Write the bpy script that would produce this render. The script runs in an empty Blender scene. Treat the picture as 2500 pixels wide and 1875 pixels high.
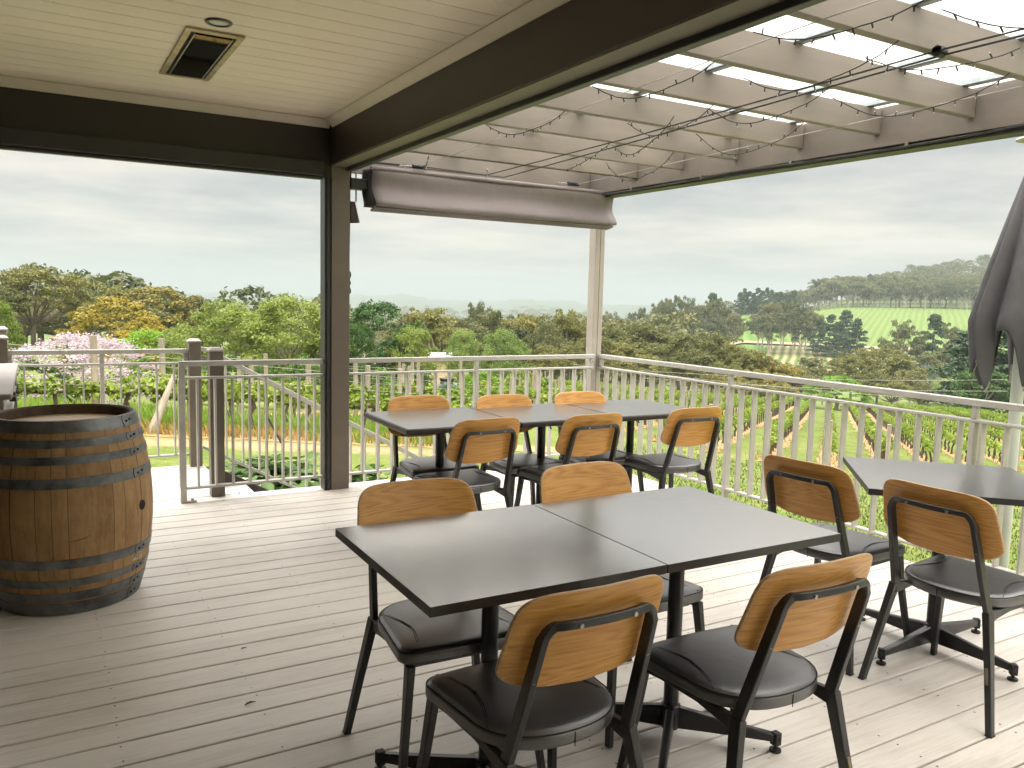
import bpy, bmesh, math, random
import numpy as np
from mathutils import Vector, Matrix
R = math.radians
PI = math.pi
rng = random.Random(7)
S = bpy.context.scene
COL = S.collection
CH = 1.47                                   # eye height above the deck
# ------------------------------------------------------------------ camera
cr = Vector((0.86443026, -0.50217153, 0.02416784))
cu = Vector((0.03199558, 0.10292301, 0.9941746))
cf = Vector((0.50173361, 0.85862134, -0.10503703))
FPX = 1992.8
cam = bpy.data.cameras.new('camera')
co = bpy.data.objects.new('camera', cam)
COL.objects.link(co)
m = Matrix.Identity(4)
for i in range(3):
    m[i][0] = cr[i]; m[i][1] = cu[i]; m[i][2] = -cf[i]
m[2][3] = CH
co.matrix_world = m
cam.sensor_fit = 'HORIZONTAL'; cam.sensor_width = 36
cam.lens = FPX / 2500 * 36
cam.clip_start = 0.05; cam.clip_end = 20000
S.camera = co

def ray(px, py):
    return cf + cr * ((px - 1250) / FPX) - cu * ((py - 937.5) / FPX)
def proj(P):
    d = Vector(P) - Vector((0, 0, CH)); w = d.dot(cf)
    return 1250 + FPX * d.dot(cr) / w, 937.5 - FPX * d.dot(cu) / w

# ------------------------------------------------------------------ helpers
ORG = {}
def tag(o, label=None, cat=None, group=None, kind=None):
    if label: o['label'] = label
    if cat: o['category'] = cat
    if group: o['group'] = group
    if kind: o['kind'] = kind
    return o
def thing(name, label, cat, loc=(0, 0, 0), group=None, rz=0):
    o = bpy.data.objects.new(name, None); COL.objects.link(o)
    o.empty_display_size = .1
    o.location = loc; o.rotation_euler = (0, 0, rz)
    ORG[o] = Vector(loc)
    return tag(o, label, cat, group)
def kids(o): return [c for c in COL.objects if c.parent == o]
def dup(root, loc, rz=0, sc=None, label=None, group=None):
    def rec(o, p):
        c = o.copy(); COL.objects.link(c); c.parent = p
        for ch in CHILD.get(o, ()): rec(ch, c)
        return c
    r = rec(root, None)
    r.location = loc; r.rotation_euler = (0, 0, rz)
    if sc: r.scale = sc
    if label: r['label'] = label
    if group: r['group'] = group
    return r
CHILD = {}

class MB:
    def __init__(s): s.v = []; s.f = []; s.mi = []; s.cur = 0
    def add(s, vs, fs):
        n = len(s.v); s.v += [tuple(v) for v in vs]
        for f in fs: s.f.append(tuple(i + n for i in f)); s.mi.append(s.cur)
        return s
    def box(s, a, b):
        x0, y0, z0 = a; x1, y1, z1 = b
        return s.add([(x0,y0,z0),(x1,y0,z0),(x1,y1,z0),(x0,y1,z0),(x0,y0,z1),(x1,y0,z1),(x1,y1,z1),(x0,y1,z1)],
                     [(3,2,1,0),(4,5,6,7),(0,1,5,4),(1,2,6,5),(2,3,7,6),(3,0,4,7)])
    def beam(s, a, b, w, h, up=(0, 0, 1)):
        """rectangular bar from a to b, w across, h along up"""
        a = Vector(a); b = Vector(b); d = (b - a).normalized()
        sd = d.cross(Vector(up)).normalized(); u = sd.cross(d)
        vs = []
        for p in (a, b):
            for i, j in ((-1,-1),(1,-1),(1,1),(-1,1)):
                vs.append(p + sd * (i * w / 2) + u * (j * h / 2))
        return s.add(vs, [(3,2,1,0),(4,5,6,7),(0,1,5,4),(1,2,6,5),(2,3,7,6),(3,0,4,7)])
    def path(s, pts, n, w, d):
        """mitred rectangular bar: w along n, d in the plane of the path"""
        pts = [Vector(p) for p in pts]; n = Vector(n).normalized(); N = len(pts)
        d = d if isinstance(d, (list, tuple)) else [d] * N
        w = w if isinstance(w, (list, tuple)) else [w] * N
        vs = []
        for i, p in enumerate(pts):
            t0 = (pts[i] - pts[i-1]).normalized() if i else None
            t1 = (pts[i+1] - pts[i]).normalized() if i < N-1 else None
            if t0 is None: t0 = t1
            if t1 is None: t1 = t0
            t = (t0 + t1).normalized()
            nn = (n - t * n.dot(t)).normalized()
            b = t.cross(nn)
            k = 1 / max(.5, t.dot(t0))
            for a1, b1 in ((-1,-1),(1,-1),(1,1),(-1,1)):
                vs.append(p + nn * (a1 * w[i] / 2) + b * (b1 * d[i] / 2 * k))
        fs = []
        for i in range(N-1):
            for j in range(4):
                a = i*4+j; b2 = i*4+(j+1) % 4
                fs.append((a, b2, b2+4, a+4))
        fs += [(3,2,1,0), tuple((N-1)*4+k for k in range(4))]
        return s.add(vs, fs)
    def tube(s, pts, r, n=8, cap=True):
        pts = [Vector(p) for p in pts]; N = len(pts)
        rr = r if isinstance(r, (list, tuple)) else [r] * N
        ref = None; vs = []
        for i, p in enumerate(pts):
            t = (pts[min(i+1, N-1)] - pts[max(i-1, 0)]).normalized()
            if ref is None:
                ref = t.orthogonal().normalized()
            ref = (ref - t * ref.dot(t))
            ref = ref.normalized() if ref.length > 1e-6 else t.orthogonal().normalized()
            b = t.cross(ref)
            for k in range(n):
                a = 2*PI*k/n
                vs.append(p + (ref*math.cos(a) + b*math.sin(a)) * rr[i])
        fs = [(i*n+k, i*n+(k+1) % n, (i+1)*n+(k+1) % n, (i+1)*n+k) for i in range(N-1) for k in range(n)]
        if cap: fs += [tuple(reversed(range(n))), tuple((N-1)*n+k for k in range(n))]
        return s.add(vs, fs)
    def lathe(s, prof, n=48, c=(0, 0, 0), closed=False):
        vs = []; M = len(prof)
        for r, z in prof:
            for k in range(n):
                a = 2*PI*k/n
                vs.append((c[0]+r*math.cos(a), c[1]+r*math.sin(a), c[2]+z))
        fs = []
        for i in range(M if closed else M-1):
            j = (i+1) % M
            for k in range(n):
                fs.append((i*n+k, i*n+(k+1) % n, j*n+(k+1) % n, j*n+k))
        return s.add(vs, fs)
    def rings(s, rs, cap0=True, cap1=True):
        n = len(rs[0]); vs = [p for r in rs for p in r]
        fs = [(i*n+k, i*n+(k+1) % n, (i+1)*n+(k+1) % n, (i+1)*n+k) for i in range(len(rs)-1) for k in range(n)]
        if cap0: fs.append(tuple(reversed(range(n))))
        if cap1: fs.append(tuple((len(rs)-1)*n+k for k in range(n)))
        return s.add(vs, fs)
    def build(s, name, mats, parent=None, smooth=False, bevel=0, seg=2, local=False, sharp=35):
        me = bpy.data.meshes.new(name)
        vs = [Vector(v) for v in s.v]
        if parent is not None:
            o0 = Vector((0,0,0)) if local else ORG[parent]
        else:
            xs = [v.x for v in vs]; ys = [v.y for v in vs]; zs = [v.z for v in vs]
            o0 = Vector(((min(xs)+max(xs))/2, (min(ys)+max(ys))/2, min(zs)))
        me.from_pydata([v - o0 for v in vs], [], s.f)
        if not isinstance(mats, (list, tuple)): mats = [mats]
        for mm in mats: me.materials.append(mm)
        if len(mats) > 1: me.polygons.foreach_set('material_index', s.mi)
        if smooth:
            me.polygons.foreach_set('use_smooth', [True]*len(me.polygons))
            me.set_sharp_from_angle(angle=R(sharp))
        me.update()
        o = bpy.data.objects.new(name, me); COL.objects.link(o)
        if parent is not None:
            o.parent = parent; ORG[o] = Vector((0,0,0)) if local else ORG[parent]
            CHILD.setdefault(parent, []).append(o)
        else:
            o.location = o0; ORG[o] = o0
        if bevel:
            b = o.modifiers.new('bevel', 'BEVEL'); b.width = bevel; b.segments = seg
            b.limit_method = 'ANGLE'; b.angle_limit = R(40)
            me.polygons.foreach_set('use_smooth', [True]*len(me.polygons))
            me.set_sharp_from_angle(angle=R(60))
        return o

def np_mesh(name, V, F, mats, mi=None, parent=None, loc=(0, 0, 0), smooth=False):
    """V (n,3) F (m,k)"""
    me = bpy.data.meshes.new(name)
    V = np.asarray(V, np.float32); F = np.asarray(F, np.int32); k = F.shape[1]
    me.vertices.add(len(V)); me.vertices.foreach_set('co', V.ravel())
    me.loops.add(F.size); me.loops.foreach_set('vertex_index', F.ravel())
    me.polygons.add(len(F)); me.polygons.foreach_set('loop_start', np.arange(0, F.size, k, dtype=np.int32))
    for mm in (mats if isinstance(mats, (list, tuple)) else [mats]): me.materials.append(mm)
    if mi is not None: me.polygons.foreach_set('material_index', np.asarray(mi, np.int32))
    if smooth: me.polygons.foreach_set('use_smooth', np.ones(len(F), bool))
    me.update(calc_edges=True); me.validate()
    o = bpy.data.objects.new(name, me); COL.objects.link(o)
    if parent is not None:
        o.parent = parent; CHILD.setdefault(parent, []).append(o); ORG[o] = ORG.get(parent, Vector((0,0,0)))
    else: o.location = loc
    return o

# ------------------------------------------------------------------ materials
def nt(name):
    mt = bpy.data.materials.new(name); mt.use_nodes = True
    t = mt.node_tree; b = t.nodes['Principled BSDF']
    return mt, t, b
def N(t, typ, **kw):
    n = t.nodes.new(typ)
    for k, v in kw.items():
        if k.startswith('i_'):
            key = k[2:]; key = int(key) if key.isdigit() else key.replace('_', ' ')
            n.inputs[key].default_value = v
        else: setattr(n, k, v)
    return n
def noise(t, scale, detail=4, rough=.55, vec=None, stretch=None, coord='Object'):
    tc = N(t, 'ShaderNodeTexCoord')
    src = vec or tc.outputs[coord]
    if stretch:
        mp = N(t, 'ShaderNodeMapping'); mp.inputs['Scale'].default_value = stretch
        t.links.new(src, mp.inputs[0]); src = mp.outputs[0]
    n = N(t, 'ShaderNodeTexNoise'); n.inputs['Scale'].default_value = scale
    n.inputs['Detail'].default_value = detail; n.inputs['Roughness'].default_value = rough
    t.links.new(src, n.inputs['Vector'])
    return n.outputs['Fac']
def ramp(t, fac, stops):
    r = N(t, 'ShaderNodeValToRGB'); e = r.color_ramp.elements
    while len(e) > 1: e.remove(e[-1])
    e[0].position = stops[0][0]; e[0].color = (*stops[0][1], 1)
    for p, c in stops[1:]:
        q = e.new(p); q.color = (*c, 1)
    t.links.new(fac, r.inputs[0]); return r.outputs['Color']
def mixc(t, fac, a, b, mode='MIX'):
    n = N(t, 'ShaderNodeMix', data_type='RGBA', blend_type=mode)
    for i, v in ((0, fac), (6, a), (7, b)):
        if hasattr(v, 'is_linked') or hasattr(v, 'links'): t.links.new(v, n.inputs[i])
        elif i == 0: n.inputs[0].default_value = v
        else: n.inputs[i].default_value = (*v, 1)
    return n.outputs[2]
def math_(t, op, a, b=None, clamp=False):
    n = N(t, 'ShaderNodeMath', operation=op, use_clamp=clamp)
    for i, v in ((0, a), (1, b)):
        if v is None: continue
        if isinstance(v, (int, float)): n.inputs[i].default_value = v
        else: t.links.new(v, n.inputs[i])
    return n.outputs[0]
def bump(t, b, h, strength=.3, dist=.002):
    n = N(t, 'ShaderNodeBump'); n.inputs['Strength'].default_value = strength
    n.inputs['Distance'].default_value = dist
    t.links.new(h, n.inputs['Height']); t.links.new(n.outputs[0], b.inputs['Normal'])
def simple(name, c1, c2=None, rough=.5, scale=8, bmp=0, bscale=None, metal=0, spec=.5, stretch=None, ior=None, coord='Object', rvar=0, lo=.35, hi=.68, bdist=.002):
    mt, t, b = nt(name)
    c2 = c2 or tuple(x*.8 for x in c1)
    f = noise(t, scale, 5, .6, stretch=stretch, coord=coord)
    t.links.new(ramp(t, f, [(lo, c1), (hi, c2)]), b.inputs['Base Color'])
    b.inputs['Roughness'].default_value = rough; b.inputs['Metallic'].default_value = metal
    b.inputs['Specular IOR Level'].default_value = spec
    if ior: b.inputs['IOR'].default_value = ior
    if rvar:
        rr = N(t, 'ShaderNodeMapRange'); rr.inputs[3].default_value = rough - rvar; rr.inputs[4].default_value = rough + rvar
        t.links.new(f, rr.inputs[0]); t.links.new(rr.outputs[0], b.inputs['Roughness'])
    if bmp: bump(t, b, noise(t, bscale or scale*4, 4, .6, stretch=stretch, coord=coord), bmp, bdist)
    return mt

def wood_mat(name, ca, cb, cd, sx=1.0, sc=26, rough=.38):
    mt, t, b = nt(name)
    tc = N(t, 'ShaderNodeTexCoord'); oi = N(t, 'ShaderNodeObjectInfo')
    ad = N(t, 'ShaderNodeVectorMath', operation='ADD')
    sc3 = N(t, 'ShaderNodeVectorMath', operation='SCALE'); sc3.inputs[0].default_value = (3.1, 1.7, 2.3)
    t.links.new(oi.outputs['Random'], sc3.inputs['Scale'])
    t.links.new(tc.outputs['Object'], ad.inputs[0]); t.links.new(sc3.outputs[0], ad.inputs[1])
    f1 = noise(t, 3.0, 2, .45, vec=ad.outputs[0], stretch=(.30, 1, 3.6))
    rings = math_(t, 'SINE', math_(t, 'MULTIPLY', f1, 120.0))
    fine = noise(t, 70, 3, .65, vec=ad.outputs[0], stretch=(.07, 1, 3.2))
    f = math_(t, 'ADD', math_(t, 'MULTIPLY', rings, .13), math_(t, 'MULTIPLY', fine, .95))
    base = ramp(t, f, [(.1, cd), (.38, ca), (.75, cb)])
    t.links.new(base, b.inputs['Base Color'])
    b.inputs['Roughness'].default_value = rough
    bump(t, b, fine, .15, .0006)
    return mt

M = {}
M['deck'] = None
def deck_mat():
    mt, t, b = nt('deck_boards')
    g = N(t, 'ShaderNodeNewGeometry'); sx = N(t, 'ShaderNodeSeparateXYZ'); t.links.new(g.outputs['Position'], sx.inputs[0])
    idx = math_(t, 'FLOOR', math_(t, 'DIVIDE', math_(t, 'ADD', sx.outputs[1], 50 - 2.95 + 50*.0), .14775))
    wn = N(t, 'ShaderNodeTexWhiteNoise', noise_dimensions='1D'); t.links.new(idx, wn.inputs['W'])
    st = noise(t, 9, 5, .65, vec=g.outputs['Position'], stretch=(.35, 6, 1))
    fine = noise(t, 60, 4, .7, vec=g.outputs['Position'], stretch=(.12, 2.2, 1))
    bl = noise(t, 1.7, 4, .6, vec=g.outputs['Position'])
    f = math_(t, 'ADD', math_(t, 'MULTIPLY', st, .35), math_(t, 'MULTIPLY', fine, .35))
    f = math_(t, 'ADD', f, math_(t, 'MULTIPLY', bl, .30))
    f = math_(t, 'ADD', f, math_(t, 'MULTIPLY', math_(t, 'SUBTRACT', wn.outputs[0], .5), .10))
    t.links.new(ramp(t, f, [(.30, (.46,.415,.37)), (.5, (.64,.60,.55)), (.72, (.72,.685,.64))]), b.inputs['Base Color'])
    rr = N(t, 'ShaderNodeMapRange'); rr.inputs[3].default_value = .34; rr.inputs[4].default_value = .62
    t.links.new(bl, rr.inputs[0]); t.links.new(rr.outputs[0], b.inputs['Roughness'])
    bump(t, b, fine, .25, .0012)
    return mt
M['deck'] = deck_mat()
M['gap'] = simple('dark_gap', (.012,.010,.009), rough=.9)
M['screw'] = simple('screw_steel', (.45,.44,.42), (.2,.19,.18), rough=.4, metal=.8, scale=90)
M['cream'] = simple('cream_boards', (.78,.69,.55), (.72,.63,.50), rough=.5, scale=1.6, bmp=.06, bscale=60)
M['cornice'] = simple('cornice_paint', (.66,.59,.48), (.6,.53,.42), rough=.5, scale=4)
M['beam'] = simple('brown_beam_paint', (.030,.021,.017), (.024,.017,.014), rough=.42, scale=3, bmp=.05, bscale=50)
M['beam_under'] = simple('lit_soffit_paint', (.13,.108,.075), (.10,.085,.06), rough=.5, scale=3)  # paler than the beam: light on its underside put into the colour
M['post'] = simple('taupe_post_paint', (.160,.133,.105), (.135,.112,.09), rough=.45, scale=4, bmp=.05, bscale=60)
M['dark'] = simple('dark_channel', (.03,.03,.032), rough=.4, scale=10)
M['pergola'] = simple('pergola_paint', (.235,.205,.178), (.19,.165,.142), rough=.55, scale=2.2, bmp=.12, bscale=18, stretch=(.4,1,3))
M['pergola_post'] = simple('pergola_post_paint', (.40,.365,.33), (.34,.31,.28), rough=.5, scale=3)
M['rail'] = simple('rail_paint', (.47,.455,.42), (.39,.375,.345), rough=.38, scale=9, rvar=.08)
M['galv'] = simple('galvanised_batten', (.50,.55,.57), (.36,.42,.45), rough=.4, metal=.5, scale=22)
M['oak'] = wood_mat('oak_veneer', (.56,.265,.055), (.66,.36,.095), (.33,.135,.024), rough=.36)
M['oak_edge'] = simple('plywood_edge', (.62,.42,.22), (.45,.27,.12), rough=.45, scale=40, stretch=(.2,1,6))
M['frame'] = simple('chair_frame_paint', (.030,.030,.031), (.022,.022,.023), rough=.36, scale=30, bmp=.05, bscale=200)
def leather():
    mt, t, b = nt('black_vinyl')
    f = noise(t, 7, 5, .6)
    t.links.new(ramp(t, f, [(.35, (.020,.020,.022)), (.7, (.033,.033,.036))]), b.inputs['Base Color'])
    b.inputs['Roughness'].default_value = .36; b.inputs['IOR'].default_value = 2.1
    v = N(t, 'ShaderNodeTexVoronoi'); v.inputs['Scale'].default_value = 420
    tc = N(t, 'ShaderNodeTexCoord'); t.links.new(tc.outputs['Object'], v.inputs['Vector'])
    h = math_(t, 'ADD', math_(t, 'MULTIPLY', v.outputs[0], .5), math_(t, 'MULTIPLY', noise(t, 22, 4), 3.0))
    bump(t, b, h, .25, .0012)
    return mt
M['vinyl'] = leather()
M['thread'] = simple('seam_thread', (.012,.012,.013), rough=.8)
M['plate'] = simple('brass_badge', (.30,.26,.17), (.2,.17,.1), rough=.5, metal=.5, scale=60)
def table_mat():
    mt, t, b = nt('black_laminate')
    f = noise(t, 5, 6, .65, stretch=(1, 4, 1))
    t.links.new(ramp(t, f, [(.3, (.016,.016,.018)), (.75, (.030,.030,.033))]), b.inputs['Base Color'])
    b.inputs['IOR'].default_value = 4.8
    b.inputs['Sheen Weight'].default_value = .55; b.inputs['Sheen Roughness'].default_value = .32; b.inputs['Sheen Tint'].default_value = (.95, 1, 1, 1)
    rr = N(t, 'ShaderNodeMapRange'); rr.inputs[3].default_value = .07; rr.inputs[4].default_value = .25
    t.links.new(noise(t, 2.4, 8, .75), rr.inputs[0]); t.links.new(rr.outputs[0], b.inputs['Roughness'])
    bump(t, b, noise(t, 90, 3, .6, stretch=(1, 3, 1)), .04, .0008)
    return mt
M['laminate'] = table_mat()
M['edge'] = simple('black_edge_band', (.018,.017,.017), (.025,.024,.024), rough=.42, scale=20)
M['base'] = simple('black_cast_base', (.014,.014,.015), (.02,.02,.021), rough=.33, scale=30)
M['rubber'] = simple('black_rubber', (.012,.012,.012), rough=.6)

# ------------------------------------------------------------------ terrain
def smooth(x): x = min(1, max(0, x)); return x*x*(3-2*x)
PROF = [
 (-60, [(50,-1.6),(150,-3),(500,-8),(2000,-20),(8000,-40)]),
 (-2, [(50,-3.1),(110,-5),(250,-14),(600,-30),(2000,-50),(8000,-60)]),
 (8.5, [(50,-4.1),(110,-7),(250,-18),(600,-35),(2000,-60),(5000,-60),(6600,-15),(8000,-30)]),
 (19, [(50,-4.6),(110,-10),(250,-24),(600,-45),(2000,-65),(4500,-60),(6000,-8),(8000,-30)]),
 (30, [(50,-4.9),(120,-12.5),(250,-28),(600,-48),(1500,-60),(4000,-62),(5500,-26),(8000,-40)]),
 (40, [(50,-5.4),(110,-11.5),(180,-20),(320,-30),(600,-40),(1500,-60),(4000,-60),(5500,-20),(8000,-40)]),
 (46, [(50,-6),(110,-11.3),(180,-19),(330,-29),(450,-26),(540,-17),(640,-8),(760,-12),(1500,-40),(4000,-60),(8000,-60)]),
 (52, [(50,-6.2),(110,-11.2),(180,-19),(330,-29),(370,-28.5),(480,-23),(640,-11),(800,-1),(1000,9),(1300,2),(3000,-40),(8000,-60)]),
 (56, [(50,-6.3),(110,-11.4),(180,-19),(330,-29),(370,-28.5),(480,-23),(640,-11),(800,0),(1000,12),(1300,36),(1500,36),(3000,0),(8000,-50)]),
 (61, [(50,-6.2),(110,-11.4),(180,-18),(330,-27),(370,-27),(480,-22),(640,-11),(800,0),(1000,14),(1300,54),(1600,58),(3000,20),(8000,-50)]),
 (68, [(50,-6.0),(110,-11),(180,-17),(330,-26),(480,-21),(640,-11),(800,0),(1000,14),(1300,62),(1600,70),(3000,40),(8000,-50)]),
 (110, [(50,-4.5),(110,-9),(180,-14),(330,-20),(480,-16),(640,-8),(800,0),(1000,14),(1300,50),(1600,60),(3000,40),(8000,-50)]),
 (170, [(50,-2.0),(150,-3),(500,-4),(1500,0),(8000,-40)]),
]
def interp(tab, d):
    if d <= tab[0][0]: return tab[0][1]
    for (a, za), (b, zb) in zip(tab, tab[1:]):
        if d <= b:
            k = (d-a)/(b-a); return za + (zb-za)*k
    return tab[-1][1]
def plane_z(x, y):
    x = max(-14, min(70, x)); y = max(-10, min(90, y))
    e = max(0, y - 22 - max(0, x-8)*1.2)
    return -2.145 - .1105*(x-4.79) - .0063*(y-21) - .055*min(e, 40)*smooth(e/6)
def T(x, y):
    d = math.hypot(x, y); az = math.degrees(math.atan2(x, y))
    zp = plane_z(x, y)
    if d < 45: return zp
    if az < -95: az += 360
    az = max(-60, min(170, az))
    for (a, ta), (b, tb) in zip(PROF, PROF[1:]):
        if az <= b:
            k = (az-a)/(b-a); zf = interp(ta, d)*(1-k) + interp(tb, d)*k; break
    if d > 2200: zf += smooth((d-2200)/1500)*(16*math.sin(az*.62+.5) + 11*math.sin(az*1.7+d*.0011) + 7*math.sin(az*4.3+d*.002))
    return zp + (zf-zp)*smooth((d-45)/60)
def at_az(az, d):
    a = R(az); return d*math.sin(a), d*math.cos(a)
def px_az(px): return math.degrees(math.atan2(*ray(px, 740).xy))
def hit(px, py):
    d = ray(px, py); t = 1.0
    for _ in range(6000):
        P = Vector((0, 0, CH)) + d*t
        if P.z < T(P.x, P.y): return P
        t *= 1.003
    return None

RDIR = (math.sin(R(51.7)), math.cos(R(51.7)))      # direction of the right-hand vine rows
RN = (RDIR[1], -RDIR[0])
def ground_mat():
    mt, t, b = nt('ground_cover')
    g = N(t, 'ShaderNodeNewGeometry'); P = g.outputs['Position']
    sx = N(t, 'ShaderNodeSeparateXYZ'); t.links.new(P, sx.inputs[0])
    n1 = noise(t, .55, 6, .65, vec=P); n2 = noise(t, 3.5, 6, .7, vec=P); n3 = noise(t, 16, 5, .75, vec=P); n4 = noise(t, .03, 5, .6, vec=P)
    f = math_(t, 'ADD', math_(t, 'MULTIPLY', n1, .4), math_(t, 'MULTIPLY', n2, .3))
    f = math_(t, 'ADD', f, math_(t, 'MULTIPLY', n3, .3))
    lawn = ramp(t, f, [(.36, (.045,.085,.012)), (.47, (.10,.145,.026)), (.55, (.16,.18,.05)), (.68, (.30,.26,.12))])
    far = ramp(t, n4, [(.35, (.075,.10,.035)), (.65, (.13,.17,.05))])
    ln = N(t, 'ShaderNodeVectorMath', operation='LENGTH'); t.links.new(P, ln.inputs[0])
    mr = N(t, 'ShaderNodeMapRange'); mr.inputs[1].default_value = 60; mr.inputs[2].default_value = 140
    t.links.new(ln.outputs['Value'], mr.inputs[0])
    col = mixc(t, mr.outputs[0], lawn, far)
    # pasture on the opposite hillside
    mr2 = N(t, 'ShaderNodeMapRange'); mr2.inputs[1].default_value = 330; mr2.inputs[2].default_value = 400
    t.links.new(ln.outputs['Value'], mr2.inputs[0])
    mr3 = N(t, 'ShaderNodeMapRange'); mr3.inputs[1].default_value = 860; mr3.inputs[2].default_value = 800
    t.links.new(ln.outputs['Value'], mr3.inputs[0])
    east = math_(t, 'GREATER_THAN', sx.outputs[0], math_(t, 'MULTIPLY', sx.outputs[1], .80))
    pm = math_(t, 'MULTIPLY', math_(t, 'MULTIPLY', mr2.outputs[0], mr3.outputs[0]), east)
    pas = ramp(t, noise(t, .05, 5, .6, vec=P), [(.35, (.075,.11,.03)), (.65, (.105,.14,.045))])
    col = mixc(t, pm, col, pas)
    # deep woodland beyond
    mr4 = N(t, 'ShaderNodeMapRange'); mr4.inputs[1].default_value = 840; mr4.inputs[2].default_value = 1000
    t.links.new(ln.outputs['Value'], mr4.inputs[0])
    wood = ramp(t, noise(t, .012, 6, .7, vec=P), [(.35, (.035,.05,.022)), (.65, (.075,.09,.04))])
    col = mixc(t, mr4.outputs[0], col, wood)
    # worn dirt track running along the foot of the left vine rows
    wob = math_(t, 'ADD', sx.outputs[1], math_(t, 'MULTIPLY', math_(t, 'SUBTRACT', n1, .5), 1.6))
    wob = math_(t, 'ADD', wob, math_(t, 'MULTIPLY', math_(t, 'SUBTRACT', n3, .5), .9))
    def band(c, hw, soft):
        d = math_(t, 'ABSOLUTE', math_(t, 'SUBTRACT', wob, c))
        q = N(t, 'ShaderNodeMapRange'); q.inputs[1].default_value = hw+soft; q.inputs[2].default_value = hw-soft
        t.links.new(d, q.inputs[0]); return q.outputs[0]
    xl = N(t, 'ShaderNodeMapRange'); xl.inputs[1].default_value = 11; xl.inputs[2].default_value = 7.5
    t.links.new(sx.outputs[0], xl.inputs[0])
    soil = ramp(t, n2, [(.3, (.27,.175,.105)), (.7, (.38,.28,.175))])
    col = mixc(t, math_(t, 'MULTIPLY', math_(t, 'MULTIPLY', band(19.1, .55, .3), .8), xl.outputs[0]), col, soil)
    xl2 = N(t, 'ShaderNodeMapRange'); xl2.inputs[1].default_value = 5.2; xl2.inputs[2].default_value = 3.2
    t.links.new(math_(t, 'ADD', sx.outputs[0], n2), xl2.inputs[0])
    gravel = ramp(t, n3, [(.3, (.40,.34,.25)), (.7, (.52,.46,.36))])
    col = mixc(t, math_(t, 'MULTIPLY', band(14.0, 1.7, .3), xl2.outputs[0]), col, gravel)
    t.links.new(col, b.inputs['Base Color'])
    b.inputs['Roughness'].default_value = .9; b.inputs['Specular IOR Level'].default_value = .15
    bump(t, b, math_(t, 'ADD', n3, n2), .6, .08)
    return mt
def build_ground():
    az = list(np.arange(-45, 100, .75)) + list(np.arange(100, 315, 4.0))
    ds = [.6]
    while ds[-1] < 8000: ds.append(ds[-1]*1.045 + .12)
    V = [(0, 0, plane_z(0, 0))]; F = []
    for d in ds:
        for a in az:
            x, y = at_az(a, d); V.append((x, y, T(x, y)))
    n = len(az); me = MB()
    me.v = V
    for k in range(n): me.f.append((0, 1+(k+1) % n, 1+k)); me.mi.append(0)
    for i in range(len(ds)-1):
        for k in range(n):
            a = 1+i*n+k; b = 1+i*n+(k+1) % n
            me.f.append((a, b, b+n, a+n)); me.mi.append(0)
    o = me.build('ground', ground_mat(), smooth=True, sharp=180)
    # faces must look up
    bm = bmesh.new(); bm.from_mesh(o.data); bmesh.ops.recalc_face_normals(bm, faces=bm.faces)
    if sum(f.normal.z for f in bm.faces) < 0: bmesh.ops.reverse_faces(bm, faces=bm.faces)
    bm.to_mesh(o.data); bm.free()
    tag(o, kind='structure')
build_ground()

def stripes_mat(name, dirdeg, spacing, cols, soft=.5):
    mt, t, b = nt(name)
    g = N(t, 'ShaderNodeNewGeometry'); sx = N(t, 'ShaderNodeSeparateXYZ'); t.links.new(g.outputs['Position'], sx.inputs[0])
    a = R(dirdeg)
    q = math_(t, 'ADD', math_(t, 'MULTIPLY', sx.outputs[0], math.cos(a)), math_(t, 'MULTIPLY', sx.outputs[1], -math.sin(a)))
    q = math_(t, 'ADD', q, math_(t, 'MULTIPLY', noise(t, .02, 3, .5, vec=g.outputs['Position']), 3.0))
    s = math_(t, 'SINE', math_(t, 'MULTIPLY', q, 2*PI/spacing))
    s = math_(t, 'ADD', math_(t, 'MULTIPLY', s, .34), math_(t, 'MULTIPLY', noise(t, .12, 5, .7, vec=g.outputs['Position']), .9))
    t.links.new(ramp(t, s, cols), b.inputs['Base Color'])
    b.inputs['Roughness'].default_value = .9; b.inputs['Specular IOR Level'].default_value = .1
    return mt
def patch(name, az0, az1, d0, d1, mat, off=.9, nu=36, nv=24, edge=None):
    mb = MB()
    for j in range(nv+1):
        for i in range(nu+1):
            a = az0 + (az1-az0)*i/nu; d = d0 + (d1-d0)*j/nv
            if edge: a, d = edge(a, d, i/nu, j/nv)
            x, y = at_az(a, d); mb.v.append((x, y, T(x, y)+off))
    for j in range(nv):
        for i in range(nu):
            a = j*(nu+1)+i; mb.f.append((a, a+nu+1, a+nu+2, a+1)); mb.mi.append(0)
    o = mb.build(name, mat, smooth=True, sharp=180); tag(o, kind='structure'); return o
G1 = stripes_mat('vineyard_green_rows', 57, 4.4, [(.1, (.085,.135,.032)), (.45, (.10,.15,.038)), (.8, (.13,.17,.05))])
G2 = stripes_mat('vineyard_striped_rows', 50.5, 4.2, [(.1, (.07,.10,.03)), (.45, (.14,.155,.06)), (.75, (.26,.22,.12))])
G3 = stripes_mat('meadow_green', 40, 9, [(.1, (.07,.13,.025)), (.5, (.095,.165,.035)), (.9, (.12,.18,.05))])
TR = simple('pale_track', (.27,.20,.14), (.22,.165,.11), rough=.9, scale=.2)
patch('field', 50.2, 67, 500, 806, G1)
patch('field', 47.5, 56, 368, 484, G2)
patch('field', 40.0, 49.5, 415, 548, G3, off=.6)
patch('field', 44.8, 48.6, 552, 652, G3, off=.9)
patch('track', 44.5, 57, 486, 495, TR, off=1.5, nv=2)
patch('track', 45.0, 48.4, 640, 652, TR, off=1.6, nv=2)

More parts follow.
